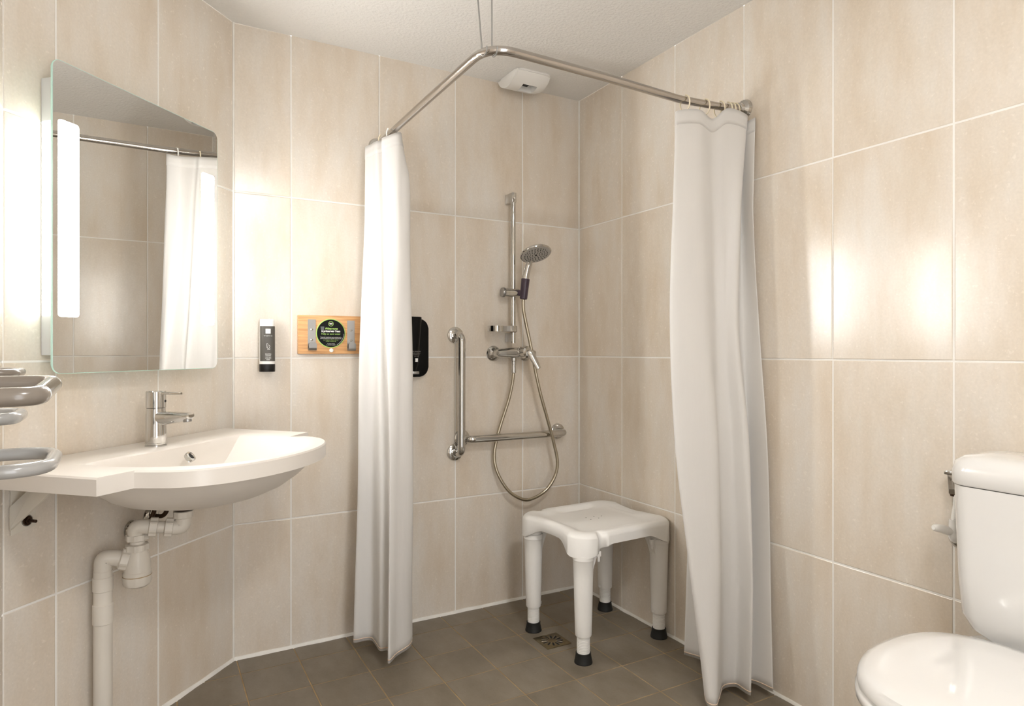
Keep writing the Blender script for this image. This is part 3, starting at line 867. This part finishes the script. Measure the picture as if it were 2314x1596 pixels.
# hand shower and hose
hs = thing('hand_shower', 'round chrome hand shower with holes resting in the slider', 'shower head', (-0.352, -0.085, 1.34))
def hl(x, y, z):
    return Vector((x + 0.352, y + 0.085, z - 1.34))
hn = Vector((0, -0.42, -0.907)).normalized()
hc = hl(-0.343, -0.168, 1.527)
MB().lathe([(0.0005, -0.017), (0.02, -0.016), (0.045, -0.010), (0.062, -0.004), (0.0675, 0.002), (0.068, 0.006), (0.066, 0.009), (0.0625, 0.0095)], hc, hn, 56).build('head', 'chrome', hs)
fc = MB().lathe([(0.0622, 0.004), (0.0622, 0.0105), (0.0005, 0.0112)], hc, hn, 56).build('spray_face', 'spray', hs)
u_, v_ = frame_of(hn)
nz = MB()
for rad, cnt in ((0.016, 8), (0.027, 13), (0.038, 19), (0.049, 24), (0.0575, 0)):
    for k in range(cnt):
        a = 2 * PI * k / max(cnt, 1) + rad * 60
        nz.lathe([(0.0019, 0.010), (0.0017, 0.0135)], hc + (u_ * math.cos(a) + v_ * math.sin(a)) * rad, hn, 7)
nz.lathe([(0.005, 0.010), (0.0045, 0.0135)], hc, hn, 16)
nz.build('spray_nozzles', 'dark', fc)['kind'] = 'stuff'
hp = catmull([hl(-0.354, -0.086, 1.345), hl(-0.351, -0.092, 1.40), hl(-0.349, -0.097, 1.43), hl(-0.344, -0.102, 1.465), hl(-0.340, -0.112, 1.492), hl(-0.341, -0.130, 1.515), hl(-0.342, -0.152, 1.532)], 6)
nr = len(hp)
MB().tube(hp, [0.0115 + 0.0035 * math.sin(PI * min(1, i / nr * 1.2)) for i in range(nr)], 20).build('handle', 'chrome', hs)

ho = thing('shower_hose', 'flexible metal shower hose looping below the mixer', 'hose', (-0.386, -0.06, 0.46))
hpts = [(-0.355, -0.086, 1.345), (-0.354, -0.086, 1.29), (-0.341, -0.09, 1.22), (-0.325, -0.096, 1.14), (-0.300, -0.098, 1.02), (-0.274, -0.098, 0.92), (-0.236, -0.099, 0.80), (-0.207, -0.099, 0.705),
        (-0.186, -0.097, 0.62), (-0.194, -0.090, 0.555), (-0.232, -0.082, 0.498), (-0.290, -0.076, 0.466), (-0.345, -0.070, 0.462), (-0.410, -0.060, 0.502), (-0.455, -0.045, 0.575), (-0.470, -0.034, 0.648),
        (-0.458, -0.030, 0.72), (-0.435, -0.034, 0.80), (-0.405, -0.046, 0.90), (-0.391, -0.056, 0.98), (-0.388, -0.060, 1.03)]
MB().tube(catmull([(a + 0.386, b + 0.06, c - 0.46) for a, b, c in hpts], 8), 0.0072, 14).build('tube', 'hose', ho)
MB().lathe([(0.008, 0.555), (0.0105, 0.557), (0.009, 0.590), (0.0105, 0.592), (0.0105, 0.606)], (-0.002, 0, 0), (0, 0, 1), 20).build('end_nut', 'chrome', ho)

# thermostatic / lever mixer
mx = thing('shower_mixer', 'chrome lever shower mixer on two wall rosettes above the hose loop', 'shower mixer', (-0.377, -0.0005, 1.10))
for x in (-0.080, 0.080):
    MB().lathe([(0.0335, 0), (0.034, 0.004), (0.027, 0.014), (0.016, 0.022), (0.0145, 0.045)], (x, 0, 0.0), (0, -1, 0), 32).build('rosette', 'chrome', mx)
rings = []
for x, a in ((-0.099, 0.009), (-0.092, 0.0165), (-0.075, 0.0200), (-0.045, 0.0225), (-0.015, 0.0255), (0.02, 0.0275), (0.05, 0.0235), (0.080, 0.019), (0.095, 0.013), (0.099, 0.006)):
    rings.append([(x, -0.058 + a * 1.05 * math.cos(2 * PI * k / 28), 0.002 + a * 0.95 * math.sin(2 * PI * k / 28)) for k in range(28)])
MB().loft(rings).build('body', 'chrome', mx)
cp = MB().lathe([(0.026, 0.0), (0.0265, 0.006), (0.0235, 0.008), (0.0235, 0.018), (0.0255, 0.020), (0.0255, 0.040), (0.020, 0.048), (0.0005, 0.050)], (0.018, -0.072, 0.004), (0.25, -1, 0.05), 32).build('cartridge_cap', 'chrome', mx)
lv0 = Vector((0.030, -0.122, 0.012)); lv1 = Vector((0.062, -0.150, -0.066))
ld = (lv1 - lv0).normalized(); lu = ld.cross(Vector((-0.4, -0.8, 0.2))).normalized(); ln_ = ld.cross(lu)
rings = []
for q, wd, th in ((0.0, 0.010, 0.008), (0.12, 0.017, 0.010), (0.45, 0.015, 0.007), (0.8, 0.012, 0.005), (0.97, 0.010, 0.004), (1.0, 0.006, 0.002)):
    c = lv0.lerp(lv1, q)
    rings.append([c + lu * wd * math.cos(2 * PI * k / 20) + ln_ * th * math.sin(2 * PI * k / 20) for k in range(20)])
MB().loft(rings).build('lever', 'chrome', cp)
MB().lathe([(0.012, 0), (0.012, -0.014), (0.0095, -0.016), (0.0095, -0.034)], (-0.011, -0.06, -0.018), (0, 0, 1), 20).build('outlet', 'chrome', mx)

# ------------------------------------------------------------------ shower curtain rod
rod = thing('curtain_rod', 'bent steel curtain rod hung from the ceiling around the shower', 'curtain rod', (-0.975, -0.965, 1.94))
def cr(x, y, z):
    return (x + 0.975, y + 0.965, z - 1.94)
RP = bend([cr(-0.982, 0, 1.924), cr(-1.001, -0.30, 1.908), cr(-1.001, -0.60, 1.908), cr(-0.998, -1.012, 1.910), cr(-0.62, -0.992, 1.916), cr(-0.28, -0.962, 1.921), cr(-0.10, -0.968, 1.928), cr(0, -0.979, 1.933)], [0.9, 0.4, 0.085, 0.6, 0.4, 0.3], 10)
MB().tube(RP, 0.0122, 20).build('rod', 'rodsteel', rod)
for c, ax in ((cr(-0.982, -0.0003, 1.924), (0, -1, 0)), (cr(-0.0003, -0.979, 1.933), (-1, 0, 0))):
    MB().lathe([(0.032, 0), (0.033, 0.004), (0.029, 0.013), (0.0185, 0.020), (0.0165, 0.034), (0.013, 0.036)], c, ax, 32).build('wall_flange', 'chrome', rod)
for dx, dy, sp in ((-0.012, 0.020, -0.030), (0.014, 0.010, -0.002)):
    a = Vector(cr(-0.984 + dx, -1.005 + dy, 1.910))
    top = a + Vector((sp * 0.87, -sp * 0.49 + 0.015, ZC - 1.910 - 0.001))
    pts = [top, a + Vector((0, 0.0165, 0.02)), a + Vector((0, 0.016, 0)), a + Vector((0, 0.009, -0.0145)), a + Vector((0, -0.008, -0.0145)), a + Vector((0, -0.015, -0.004)), a + Vector((0, -0.014, 0.004))]
    MB().tube(bend(pts, 0.006, 4), 0.0022, 8).build('hanger_wire', 'steel', rod)

# ------------------------------------------------------------------ curtains
def make_curtain(name, label, zs, cols, base, seed, ztop):
    """cols: fold lines; each a list of (x, y) at the heights zs"""
    root = thing(name, label, 'shower curtain', base, 0, 'shower curtains')
    per = 10; rows = 56
    secs = []
    for k in range(len(zs)):
        secs.append(catmull([Vector((c[k][0], c[k][1], zs[k])) for c in cols], per))
    n = len(secs[0])
    zt = [p.x for p in catmull([Vector((q, 0, 0)) for q in ztop], per)]
    def pt(j, f):
        # f in 0..1 from top to bottom, smooth between heights
        z = zs[0] + (zs[-1] - zs[0]) * f
        k = 0
        while k < len(zs) - 2 and z < zs[k + 1]:
            k += 1
        t = (z - zs[k]) / (zs[k + 1] - zs[k])
        a, b, c, d = secs[max(k - 1, 0)][j], secs[k][j], secs[k + 1][j], secs[min(k + 2, len(zs) - 1)][j]
        q = 0.5 * ((2 * b) + (c - a) * t + (2 * a - 5 * b + 4 * c - d) * t * t + (3 * b - a - 3 * c + d) * t ** 3)
        if k == 0 or k == len(zs) - 2:
            q = b.lerp(c, t)
        s = Vector((j * 0.16, z * 2.3, seed))
        amp = 0.0045 * min(1, f * 6 + 0.2)
        z += zt[j] * max(0, 1 - f * 5) ** 1.5
        q = Vector((q.x + amp * noise.noise(s), q.y + amp * noise.noise(s + Vector((9, 4, 2))), z))
        return q - Vector(base)
    def sheet(f0, f1, m, off=0.0):
        vs = [pt(j, f0 + (f1 - f0) * i / m) for i in range(m + 1) for j in range(n)]
        fs = [(i * n + j, i * n + j + 1, (i + 1) * n + j + 1, (i + 1) * n + j) for i in range(m) for j in range(n - 1)]
        return MB().add(vs, fs)
    def dip(mb, m):
        # the lower edge hangs unevenly
        return mb
    o = sheet(0, 1, rows).build('fabric', 'cloth', root, angle=80)
    md = o.modifiers.new('thickness', 'SOLIDIFY'); md.thickness = 0.0012; md.offset = 0
    H = zs[0] - zs[-1]
    h = sheet(0, 0.045 / H, 3).build('top_hem', 'cloth', root, angle=80)
    md = h.modifiers.new('thickness', 'SOLIDIFY'); md.thickness = 0.0036; md.offset = 0
    h = sheet(1 - 0.012 / H, 1 - 0.009 / H, 1).build('bottom_seam', 'stitch', root, angle=80)
    md = h.modifiers.new('thickness', 'SOLIDIFY'); md.thickness = 0.0022; md.offset = 0
    return root, secs

LZ = [1.893, 1.75, 1.4, 0.9, 0.45, 0.048]
LC = [
 [(-0.992, -.03), (-0.992, -.03), (-0.992, -.03), (-0.992, -.04), (-0.992, -.05), (-0.992, -.06)],
 [(-1.047, -.07), (-1.051, -.075), (-1.064, -.09), (-1.087, -.12), (-1.102, -.145), (-1.120, -.17)],
 [(-1.037, -.12), (-1.036, -.12), (-1.034, -.13), (-1.042, -.15), (-1.051, -.17), (-1.061, -.19)],
 [(-1.036, -.17), (-1.036, -.18), (-1.034, -.20), (-1.041, -.23), (-1.051, -.26), (-1.059, -.285)],
 [(-1.016, -.19), (-1.016, -.20), (-1.012, -.215), (-1.010, -.245), (-1.018, -.275), (-1.030, -.305)],
 [(-1.035, -.25), (-1.033, -.25), (-1.031, -.27), (-1.032, -.31), (-1.045, -.35), (-1.063, -.39)],
 [(-0.987, -.29), (-0.985, -.29), (-0.991, -.30), (-1.002, -.315), (-1.011, -.335), (-1.019, -.355)],
 [(-0.971, -.24), (-0.939, -.26), (-0.940, -.28), (-0.942, -.30), (-0.937, -.29), (-0.935, -.28)],
 [(-0.960, -.10), (-0.935, -.10), (-0.925, -.12), (-0.920, -.12), (-0.918, -.12), (-0.917, -.12)]]
LT_ = [0, -.002, .002, -.003, 0, -.012, .004, -.004, 0]
make_curtain('shower_curtain', 'white shower curtain gathered at the back wall beside the coat hooks', LZ, LC, (-0.99, -0.15, 0.048), 1.0, LT_)
RZ = [1.876, 1.6, 1.2, 0.8, 0.4, 0.030]
RC = [
 [(-0.03, -.90)] * 6,
 [(-0.259, -.93), (-0.259, -.92), (-0.254, -.90), (-0.216, -.88), (-0.128, -.84), (-0.108, -.80)],
 [(-0.174, -.96), (-0.174, -.96), (-0.164, -.95), (-0.144, -.94), (-0.113, -.92), (-0.092, -.90)],
 [(-0.323, -.99), (-0.339, -.995), (-0.358, -1.0), (-0.346, -1.01), (-0.300, -1.03), (-0.262, -1.05)],
 [(-0.238, -1.0), (-0.239, -1.01), (-0.242, -1.03), (-0.224, -1.05), (-0.240, -1.08), (-0.276, -1.11)],
 [(-0.160, -.985), (-0.165, -.985), (-0.160, -.995), (-0.150, -1.01), (-0.155, -1.03), (-0.180, -1.045)],
 [(-0.105, -1.0), (-0.111, -1.0), (-0.126, -1.01), (-0.107, -1.02), (-0.108, -1.04), (-0.126, -1.05)],
 [(-0.025, -1.01), (-0.065, -1.02), (-0.099, -1.03), (-0.076, -1.06), (-0.092, -1.09), (-0.124, -1.11)],
 [(-0.022, -.975), (-0.020, -.98), (-0.029, -.99), (-0.022, -1.01), (-0.035, -1.03), (-0.068, -1.05)],
 [(-0.010, -1.03), (-0.036, -1.04), (-0.016, -1.05), (-0.024, -1.09), (-0.026, -1.105), (-0.044, -1.13)]]
make_curtain('shower_curtain', 'white shower curtain gathered at the right wall in front of the stool', RZ, RC, (-0.12, -0.99, 0.030), 5.0, [0, 0, 0, -.012, .008, -.004, .036, .022, .004, .012])

def curtain_ring(p, yaw, tilt, mat, label):
    o = thing('curtain_ring', label, 'curtain ring', p, yaw, 'curtain rings on the rod')
    pts = []
    for k in range(22):
        a = math.radians(50 + 300 * k / 21)
        pts.append((0.004 * math.sin(a * 0.5) + tilt * math.sin(a) * 0.02, 0.0215 * math.cos(a - PI / 2) , -0.0095 + 0.026 * math.sin(a - PI / 2) * -1))
    # open C-shaped clip; its eye hooks into the hem
    MB().tube(pts, 0.0024, 10).build('clip', mat, o)
    MB().lathe([(0.0001, -0.003), (0.003, -0.002), (0.0034, 0), (0.003, 0.002), (0.0001, 0.003)], pts[0], (0, 0, 1), 10).build('bead', mat, o)
    return o
curtain_ring((-1.001, -0.256, 1.908), PI / 2, 0.1, 'ringwhite', 'white curtain ring in front of the left curtain, nearest the bend of the rod')
curtain_ring((-1.002, -0.175, 1.908), PI / 2 + 0.4, 0.5, 'ring', 'ivory curtain ring of the left curtain near the back wall')
rp = [(-0.262, -0.963, 1.921, 0.2, 'ivory ring at the left end of the right curtain, farthest from the wall'),
      (-0.175, -0.964, 1.924, 0.5, 'second ivory ring from the left on the right curtain'),
      (-0.112, -0.967, 1.928, -0.4, 'third ivory ring from the left, beside the raised curtain tab'),
      (-0.080, -0.970, 1.929, 0.7, 'fourth ivory ring from the left on the right curtain'),
      (-0.062, -0.972, 1.930, 0.2, 'fifth ivory ring from the left, in the bunch by the right wall'),
      (-0.047, -0.974, 1.931, 0.0, 'ivory ring of the right curtain nearest to the wall flange')]
for x, y, z, a, lb_ in rp:
    curtain_ring((x, y, z), a * 0.8, a, 'ring', lb_)

# ------------------------------------------------------------------ shower stool
ST = thing('shower_stool', 'white plastic shower stool with four adjustable ribbed legs in the shower corner', 'stool', (-0.240, -0.449, 0), math.radians(3))
A_, B_, CR = 0.236, 0.212, 0.075
def resample(P, n):
    L = [0]
    for i in range(len(P)):
        L.append(L[-1] + (Vector(P[(i + 1) % len(P)]) - Vector(P[i])).length)
    out = []; j = 0
    for k in range(n):
        d = L[-1] * k / n
        while L[j + 1] < d:
            j += 1
        q = (d - L[j]) / max(1e-9, L[j + 1] - L[j])
        p = Vector(P[j]).lerp(Vector(P[(j + 1) % len(P)]), q)
        out.append((p.x, p.y))
    return out
def seat_outline(ins, n=180):
    base = resample(rrect(A_ - ins, B_ - ins, max(0.02, CR - ins * 0.6), 10), 240)
    # even spacing by angle
    pts = []
    for p in base:
        x, y = p
        # waisted short sides
        fx = max(0, 1 - (abs(y) / (B_ * 0.62)) ** 2)
        k = max(0.0, 1 - ins / 0.09)
        x -= math.copysign(0.026 * fx * k, x) if abs(x) > A_ * 0.5 else 0
        # notches in the long sides
        if abs(y) > B_ * 0.55:
            q = max(0, 1 - ((x + 0.135) / 0.020) ** 2)
            y -= math.copysign(0.020 * q * max(0, 1 - ins / 0.045), y)
        pts.append((x, y))
    return pts
def seat_top(x, y, ins):
    if ins < 0.022:
        z = 0.464 - 0.022 * (1 - math.sqrt(max(0, 1 - (1 - ins / 0.022) ** 2)))
    else:
        z = 0.464
    # dished middle
    d = max(0, min(1, (ins - 0.03) / 0.06)); d = d * d * (3 - 2 * d)
    z -= 0.014 * d
    # hand grooves along the long sides, and one at the far short side
    for gx, gy, lx, ly in ((0.02, 0.155, 0.085, 0.014), (0.02, -0.155, 0.085, 0.014), (0.185, 0.03, 0.014, 0.075)):
        q = max(abs(x - gx) / lx, 0) ** 4 + (abs(y - gy) / ly) ** 4 if lx > ly else (abs(x - gx) / lx) ** 4 + (abs(y - gy) / ly) ** 4
        z -= 0.015 * math.exp(-q)
    # notch runs down into the rim
    q = math.exp(-((x + 0.135) / 0.018) ** 2) * max(0, 1 - ins / 0.035)
    if abs(y) > B_ * 0.5:
        z -= 0.012 * q
    return z
rings = []
def skirt_low(x, y):
    cxn = min(1, abs(x) / A_) ** 2 * min(1, abs(y) / B_) ** 2
    c = max(0, (abs(x) / A_ - 0.35) / 0.5) if abs(y) > B_ * 0.8 else 1
    c2 = max(0, (abs(y) / B_ - 0.25) / 0.5) if abs(x) > A_ * 0.7 else 1
    k = min(1, c) * min(1, c2)
    k = k * k * (3 - 2 * k)
    return 0.418 - 0.040 * k
o_in = seat_outline(0.007)
rings.append([(x * 0.25, y * 0.25, 0.440) for x, y in seat_outline(0.02)])
rings.append([(x, y, 0.436) for x, y in seat_outline(0.02)])
rings.append([(x, y, skirt_low(x, y) + 0.002) for x, y in o_in])
rings.append([(x, y, skirt_low(x, y)) for x, y in seat_outline(0.0035)])
rings.append([(x * 1.002, y * 1.002, skirt_low(x, y) + 0.002) for x, y in seat_outline(0.0)])
for ins in (0.0005, 0.0015, 0.003, 0.006, 0.010, 0.015, 0.021, 0.027, 0.033, 0.039, 0.045, 0.051, 0.057, 0.063, 0.069, 0.076, 0.084, 0.095):
    rings.append([(x, y, seat_top(x, y, ins)) for x, y in seat_outline(ins)])
last = seat_outline(0.095)
for k in (0.75, 0.45, 0.15):
    rings.append([(x * k, y * k, seat_top(x * k, y * k, 0.12)) for x, y in last])
se = MB().loft(rings).build('seat', 'whiteplastic', ST, angle=60)
for hx, hy in ((-0.02, 0.03), (0.02, 0.03), (-0.02, 0.0), (0.02, 0.0), (0.05, 0.02)):
    MB().lathe([(0.0022, 0.0), (0.0022, 0.0006)], (hx, hy, 0.4500), (0, 0, 1), 10).build('drain_hole', 'rubber', se)
legs = [(-0.190, 0.150), (-0.188, -0.165), (0.188, 0.160), (0.190, -0.158)]
for lx, ly in legs:
    sx, sy = math.copysign(1, lx), math.copysign(1, ly)
    up_ = [(0.034, 0.432), (0.034, 0.388), (0.0375, 0.386), (0.0385, 0.380), (0.0385, 0.369), (0.0365, 0.366), (0.0345, 0.30), (0.031, 0.15), (0.0295, 0.100), (0.0285, 0.097), (0.022, 0.097)]
    lg = MB().lathe(up_, (lx, ly, 0), (0, 0, 1), 36).build('leg', 'whiteplastic', ST)
    pr = [(0.0225, 0.104)]
    z = 0.100
    while z > 0.030:
        pr += [(0.0235, z), (0.0235, z - 0.0028), (0.0218, z - 0.0034), (0.0218, z - 0.0048)]
        z -= 0.0055
    pr += [(0.0225, 0.022)]
    MB().lathe(pr, (lx, ly, 0), (0, 0, 1), 28).build('ribbed_extension', 'whiteplastic', lg)
    MB().lathe([(0.0255, 0.036), (0.0275, 0.035), (0.0275, 0.028), (0.0315, 0.006), (0.0325, 0.004), (0.0325, 0.0), (0.0005, 0.0)], (lx, ly, 0.0005), (0, 0, 1), 32).build('rubber_foot', 'rubber', lg)
    # curved web that stiffens the leg under the seat
    dirv = Vector((-sx, 0, 0)); sidev = Vector((0, 1, 0))
    prof = []
    for k in range(13):
        a = k / 12
        prof.append((0.020 + 0.060 * (1 - a) ** 2.2, 0.425 - 0.19 * a))
    poly = [(0.0, 0.425)] + prof + [(0.0, 0.235)]
    pts = [[(lx + dirv.x * d, ly + s * 0.016, zz) for d, zz in poly] for s in (-1, 1)]
    n = len(poly)
    MB().add(pts[0] + pts[1], [tuple(range(n)), tuple(range(2 * n - 1, n - 1, -1))] + [(i, (i + 1) % n, n + (i + 1) % n, n + i) for i in range(n)]).build('web', 'whiteplastic', lg)
    cl = MB()
    cxl, cyl_ = lx - sx * 0.055, ly + sy * 0.018
    cl.box((cxl - 0.009, cyl_ - 0.005, 0.372), (cxl + 0.009, cyl_ + 0.005, 0.392), 0.002)
    cl.box((cxl - 0.0045, cyl_ - 0.004, 0.354), (cxl + 0.0045, cyl_ + 0.004, 0.376), 0.002)
    cl.build('clip', 'whiteplastic', lg)
    MB().box((lx - sx * 0.034, ly - 0.004, 0.101), (lx - sx * 0.024, ly + 0.004, 0.110), 0.0015).build('lock_pin', 'whiteplastic', lg)

# ------------------------------------------------------------------ floor drain
dn = thing('floor_drain', 'square tarnished steel floor drain with a ring of slots beside the stool', 'floor drain', (-0.4255, -0.427, 0))
S = 0.0535
fr = MB()
pl = fr.prism([(-S, -S), (S, -S), (S, S), (-S, S)], 'z', 0.0004, 0.0022, 0.0004).build('grate', 'brass', dn)
for k in range(12):
    a = 2 * PI * k / 12 + 0.13
    ca, sa = math.cos(a), math.sin(a)
    R3 = Matrix.Rotation(a, 3, 'Z')
    prof = [Vector((0.020 + 0.0, -0.0035, 0)), Vector((0.040, -0.0045, 0)), Vector((0.043, 0, 0)), Vector((0.040, 0.0045, 0)), Vector((0.020, 0.0035, 0)), Vector((0.018, 0, 0))]
    MB().prism([((R3 @ p).x, (R3 @ p).y) for p in prof], 'z', 0.0018, 0.0026).build('slot', 'dark', pl, smooth=False)
    ed = [R3 @ Vector((0.019, 0.0036, 0.0026)), R3 @ Vector((0.041, 0.0046, 0.0026))]
    MB().tube(ed, 0.0009, 6).build('slot_lip', 'chrome', pl)

# ------------------------------------------------------------------ ceiling vent
vt = thing('ceiling_vent', 'white plastic air vent on the ceiling above the shower', 'vent', (-0.352, -0.098, ZC), math.radians(0))
VS = 0.088
base = rrect(VS, VS, 0.035, 8)
rings = [[(x, y, -0.0005) for x, y in base], [(x, y, -0.008) for x, y in base]]
MB().loft(rings).build('base_plate', 'ventplastic', vt)
# lens-shaped hood along x, with a mouth cut into its underside
def lens(u):
    # u in -1..1 across the hood
    return (0.082 * u, -0.008 - 0.047 * (1 - u * u) ** 0.8)
xs = [-0.082, -0.060, -0.034, -0.010, 0.014, 0.036, 0.060, 0.082]
us = [-1 + k / 8 for k in range(17)]
hm = MB()
vid = {}
for i, x in enumerate(xs):
    for j, u in enumerate(us):
        y, z = lens(u)
        # the right-hand end is pulled in and rounded off
        k = 1 - 0.25 * max(0, (x - 0.03) / 0.052) ** 2
        vid[i, j] = len(hm.v); hm.v.append(Vector((x, y * (1 - 0.12 * max(0, (x - 0.03) / 0.052) ** 2), -0.008 + (z + 0.008) * k)))
hole = [(i, j) for i in range(2, 5) for j in range(4, 9)]
for i in range(len(xs) - 1):
    for j in range(len(us) - 1):
        if (i, j) not in hole:
            hm.f.append((vid[i, j], vid[i + 1, j], vid[i + 1, j + 1], vid[i, j + 1]))
for i in (0, len(xs) - 1):
    hm.f.append(tuple(vid[i, j] for j in range(len(us))))
rim = [(i, 4) for i in range(2, 6)] + [(5, j) for j in range(5, 10)] + [(i, 9) for i in range(4, 1, -1)] + [(2, j) for j in range(8, 4, -1)]
low = []
for (i, j) in rim:
    p = hm.v[vid[i, j]]; low.append(len(hm.v)); hm.v.append(Vector((p.x * 0.96, p.y * 0.96, -0.014)))
for k in range(len(rim)):
    q = (k + 1) % len(rim)
    hm.f.append((vid[rim[k]], vid[rim[q]], low[q], low[k]))
hd_ = hm.build('hood', 'ventplastic', vt, angle=40)
MB().box((-0.034, -0.042, -0.0145), (0.038, 0.012, -0.0135)).build('mouth', 'dark', hd_, smooth=False)  # dark plate gives the shade at the back of the mouth
MB().box((-0.030, -0.040, -0.034), (0.012, 0.006, -0.015), 0.002).build('mouth_shade', 'dark', hd_)  # near-black block stands for deep shade in the mouth, no real part
MB().prism([(0.082 * u * 1.03, -0.006 - 0.049 * (1 - u * u) ** 0.8) for u in us], 'x', -0.090, -0.080, 0.001).build('end_plate', 'ventplastic', vt)

# ------------------------------------------------------------------ toilet
TO = thing('toilet', 'white close-coupled toilet with its lid down against the right wall', 'toilet', (-0.01, -1.90, 0), 0)
def trect(x0, x1, hw, r, z, n=8):
    return [(p[0], p[1], z) for p in rrect((x1 - x0) / 2, hw, r, n, (x0 + x1) / 2, 0)]
TK = MB()
TK.loft([trect(-0.150, -0.03, 0.085, 0.03, 0.470), trect(-0.165, -0.015, 0.120, 0.04, 0.476), trect(-0.178, -0.006, 0.150, 0.045, 0.495), trect(-0.186, -0.003, 0.165, 0.045, 0.525), trect(-0.190, -0.002, 0.170, 0.045, 0.60),
         trect(-0.193, -0.002, 0.174, 0.045, 0.72), trect(-0.195, -0.002, 0.176, 0.045, 0.812)])
tk = TK.build('tank', 'ceramic', TO, angle=50)
MB().loft([trect(-0.196, -0.001, 0.177, 0.045, 0.814), trect(-0.199, -0.001, 0.180, 0.047, 0.818), trect(-0.199, -0.001, 0.180, 0.047, 0.845), trect(-0.193, -0.003, 0.175, 0.045, 0.865), trect(-0.178, -0.010, 0.162, 0.042, 0.876),
           trect(-0.150, -0.025, 0.135, 0.035, 0.880)]).build('tank_lid', 'ceramic', tk, angle=50)
MB().lathe([(0.024, 0.879), (0.024, 0.884), (0.021, 0.887), (0.0005, 0.888)], (-0.10, 0, 0), (0, 0, 1), 28).build('flush_button', 'chrome', tk)
def egg(x0, x1, hw, n=56):
    pts = []
    for k in range(n):
        a = 2 * PI * k / n
        c, s = math.cos(a), math.sin(a)
        xm = x0 * 0.42 + x1 * 0.58
        if c < 0:
            x = xm + (xm - x0) * c; y = hw * math.copysign(abs(s) ** 0.92, s)
        else:
            x = xm + (x1 - xm) * math.copysign(abs(c) ** 0.7, c); y = hw * math.copysign(abs(s) ** 0.75, s)
        pts.append((x, y))
    return pts
def er(x0, x1, hw, z):
    return [(x, y, z) for x, y in egg(x0, x1, hw)]
LD = MB()
LD.loft([er(-0.647, -0.222, 0.186, 0.4820), er(-0.654, -0.219, 0.190, 0.4860), er(-0.654, -0.219, 0.190, 0.4940), er(-0.649, -0.223, 0.186, 0.5020), er(-0.647, -0.235, 0.170, 0.5090), er(-0.62, -0.26, 0.135, 0.5130), er(-0.54, -0.32, 0.075, 0.5150), er(-0.47, -0.42, 0.01, 0.5155)])
LD.build('lid', 'ceramic', TO, angle=50)
MB().loft([er(-0.653, -0.224, 0.188, 0.4580), er(-0.658, -0.220, 0.192, 0.4620), er(-0.658, -0.220, 0.192, 0.4740), er(-0.653, -0.224, 0.188, 0.4795)]).build('seat', 'ceramic', TO, angle=50)
MB().loft([er(-0.50, -0.10, 0.10, 0.0), er(-0.50, -0.09, 0.105, 0.02), er(-0.50, -0.08, 0.105, 0.15), er(-0.56, -0.05, 0.125, 0.25), er(-0.64, -0.02, 0.160, 0.34), er(-0.655, -0.01, 0.178, 0.42), er(-0.658, -0.008, 0.180, 0.457)]).build('bowl', 'ceramic', TO, angle=50)
MB().loft([trect(-0.185, -0.004, 0.07, 0.03, 0.42), trect(-0.185, -0.004, 0.07, 0.03, 0.474)]).build('tank_shelf', 'ceramic', TO, angle=50)
for s in (-1, 1):
    MB().lathe([(0.012, -0.018), (0.013, -0.016), (0.013, 0.016), (0.012, 0.018)], (-0.205, s * 0.075, 0.480), (0, 1, 0), 20).build('hinge', 'ceramic', TO)

# small fittings on the wall beside the tank
fx = thing('wall_clip', 'small dark chrome fitting on the right wall beside the top of the tank', 'wall fitting', (-0.0005, -1.652, 0.755), 0)
MB().prism([(-0.016, 0.0), (0.010, 0.0), (0.014, 0.050), (-0.012, 0.056)], 'x', -0.034, 0.0, 0.003).build('body', 'chrome', fx)
MB().box((-0.040, -0.016, 0.048), (-0.002, 0.018, 0.058), 0.002).build('cap', 'chrome', fx)
MB().lathe([(0.009, 0), (0.010, 0.002), (0.010, 0.012), (0.007, 0.014)], (-0.018, 0.004, -0.006), (0, 0, 1), 16).build('nut', 'rust', fx)
sv = thing('stop_valve', 'water stop valve with white lever on the right wall beside the tank', 'valve', (-0.0005, -1.655, 0.645), 0)
MB().lathe([(0.030, 0), (0.030, 0.003), (0.022, 0.012), (0.012, 0.016)], (0, 0, 0), (-1, 0, 0), 28).build('rosette', 'chrome', sv)
MB().tube(bend([(-0.01, 0, 0), (-0.040, 0, 0), (-0.040, -0.002, 0.05)], 0.015, 6), 0.010, 16).build('body', 'ceramic', sv)
MB().tube(catmull([(-0.040, 0.0, 0.022), (-0.050, 0.006, 0.022), (-0.068, 0.012, 0.028), (-0.088, 0.020, 0.032)], 5), [0.010, 0.010, 0.010, 0.010, 0.010, 0.0102, 0.0104, 0.0104, 0.0104, 0.0104, 0.010, 0.0098, 0.0095, 0.009, 0.008, 0.006], 14).build('lever', 'whiteplastic', sv)
MB().tube([(-0.040, -0.002, 0.05), (-0.040, -0.01, 0.11)], 0.006, 12).build('supply_hose', 'whiteplastic', sv)
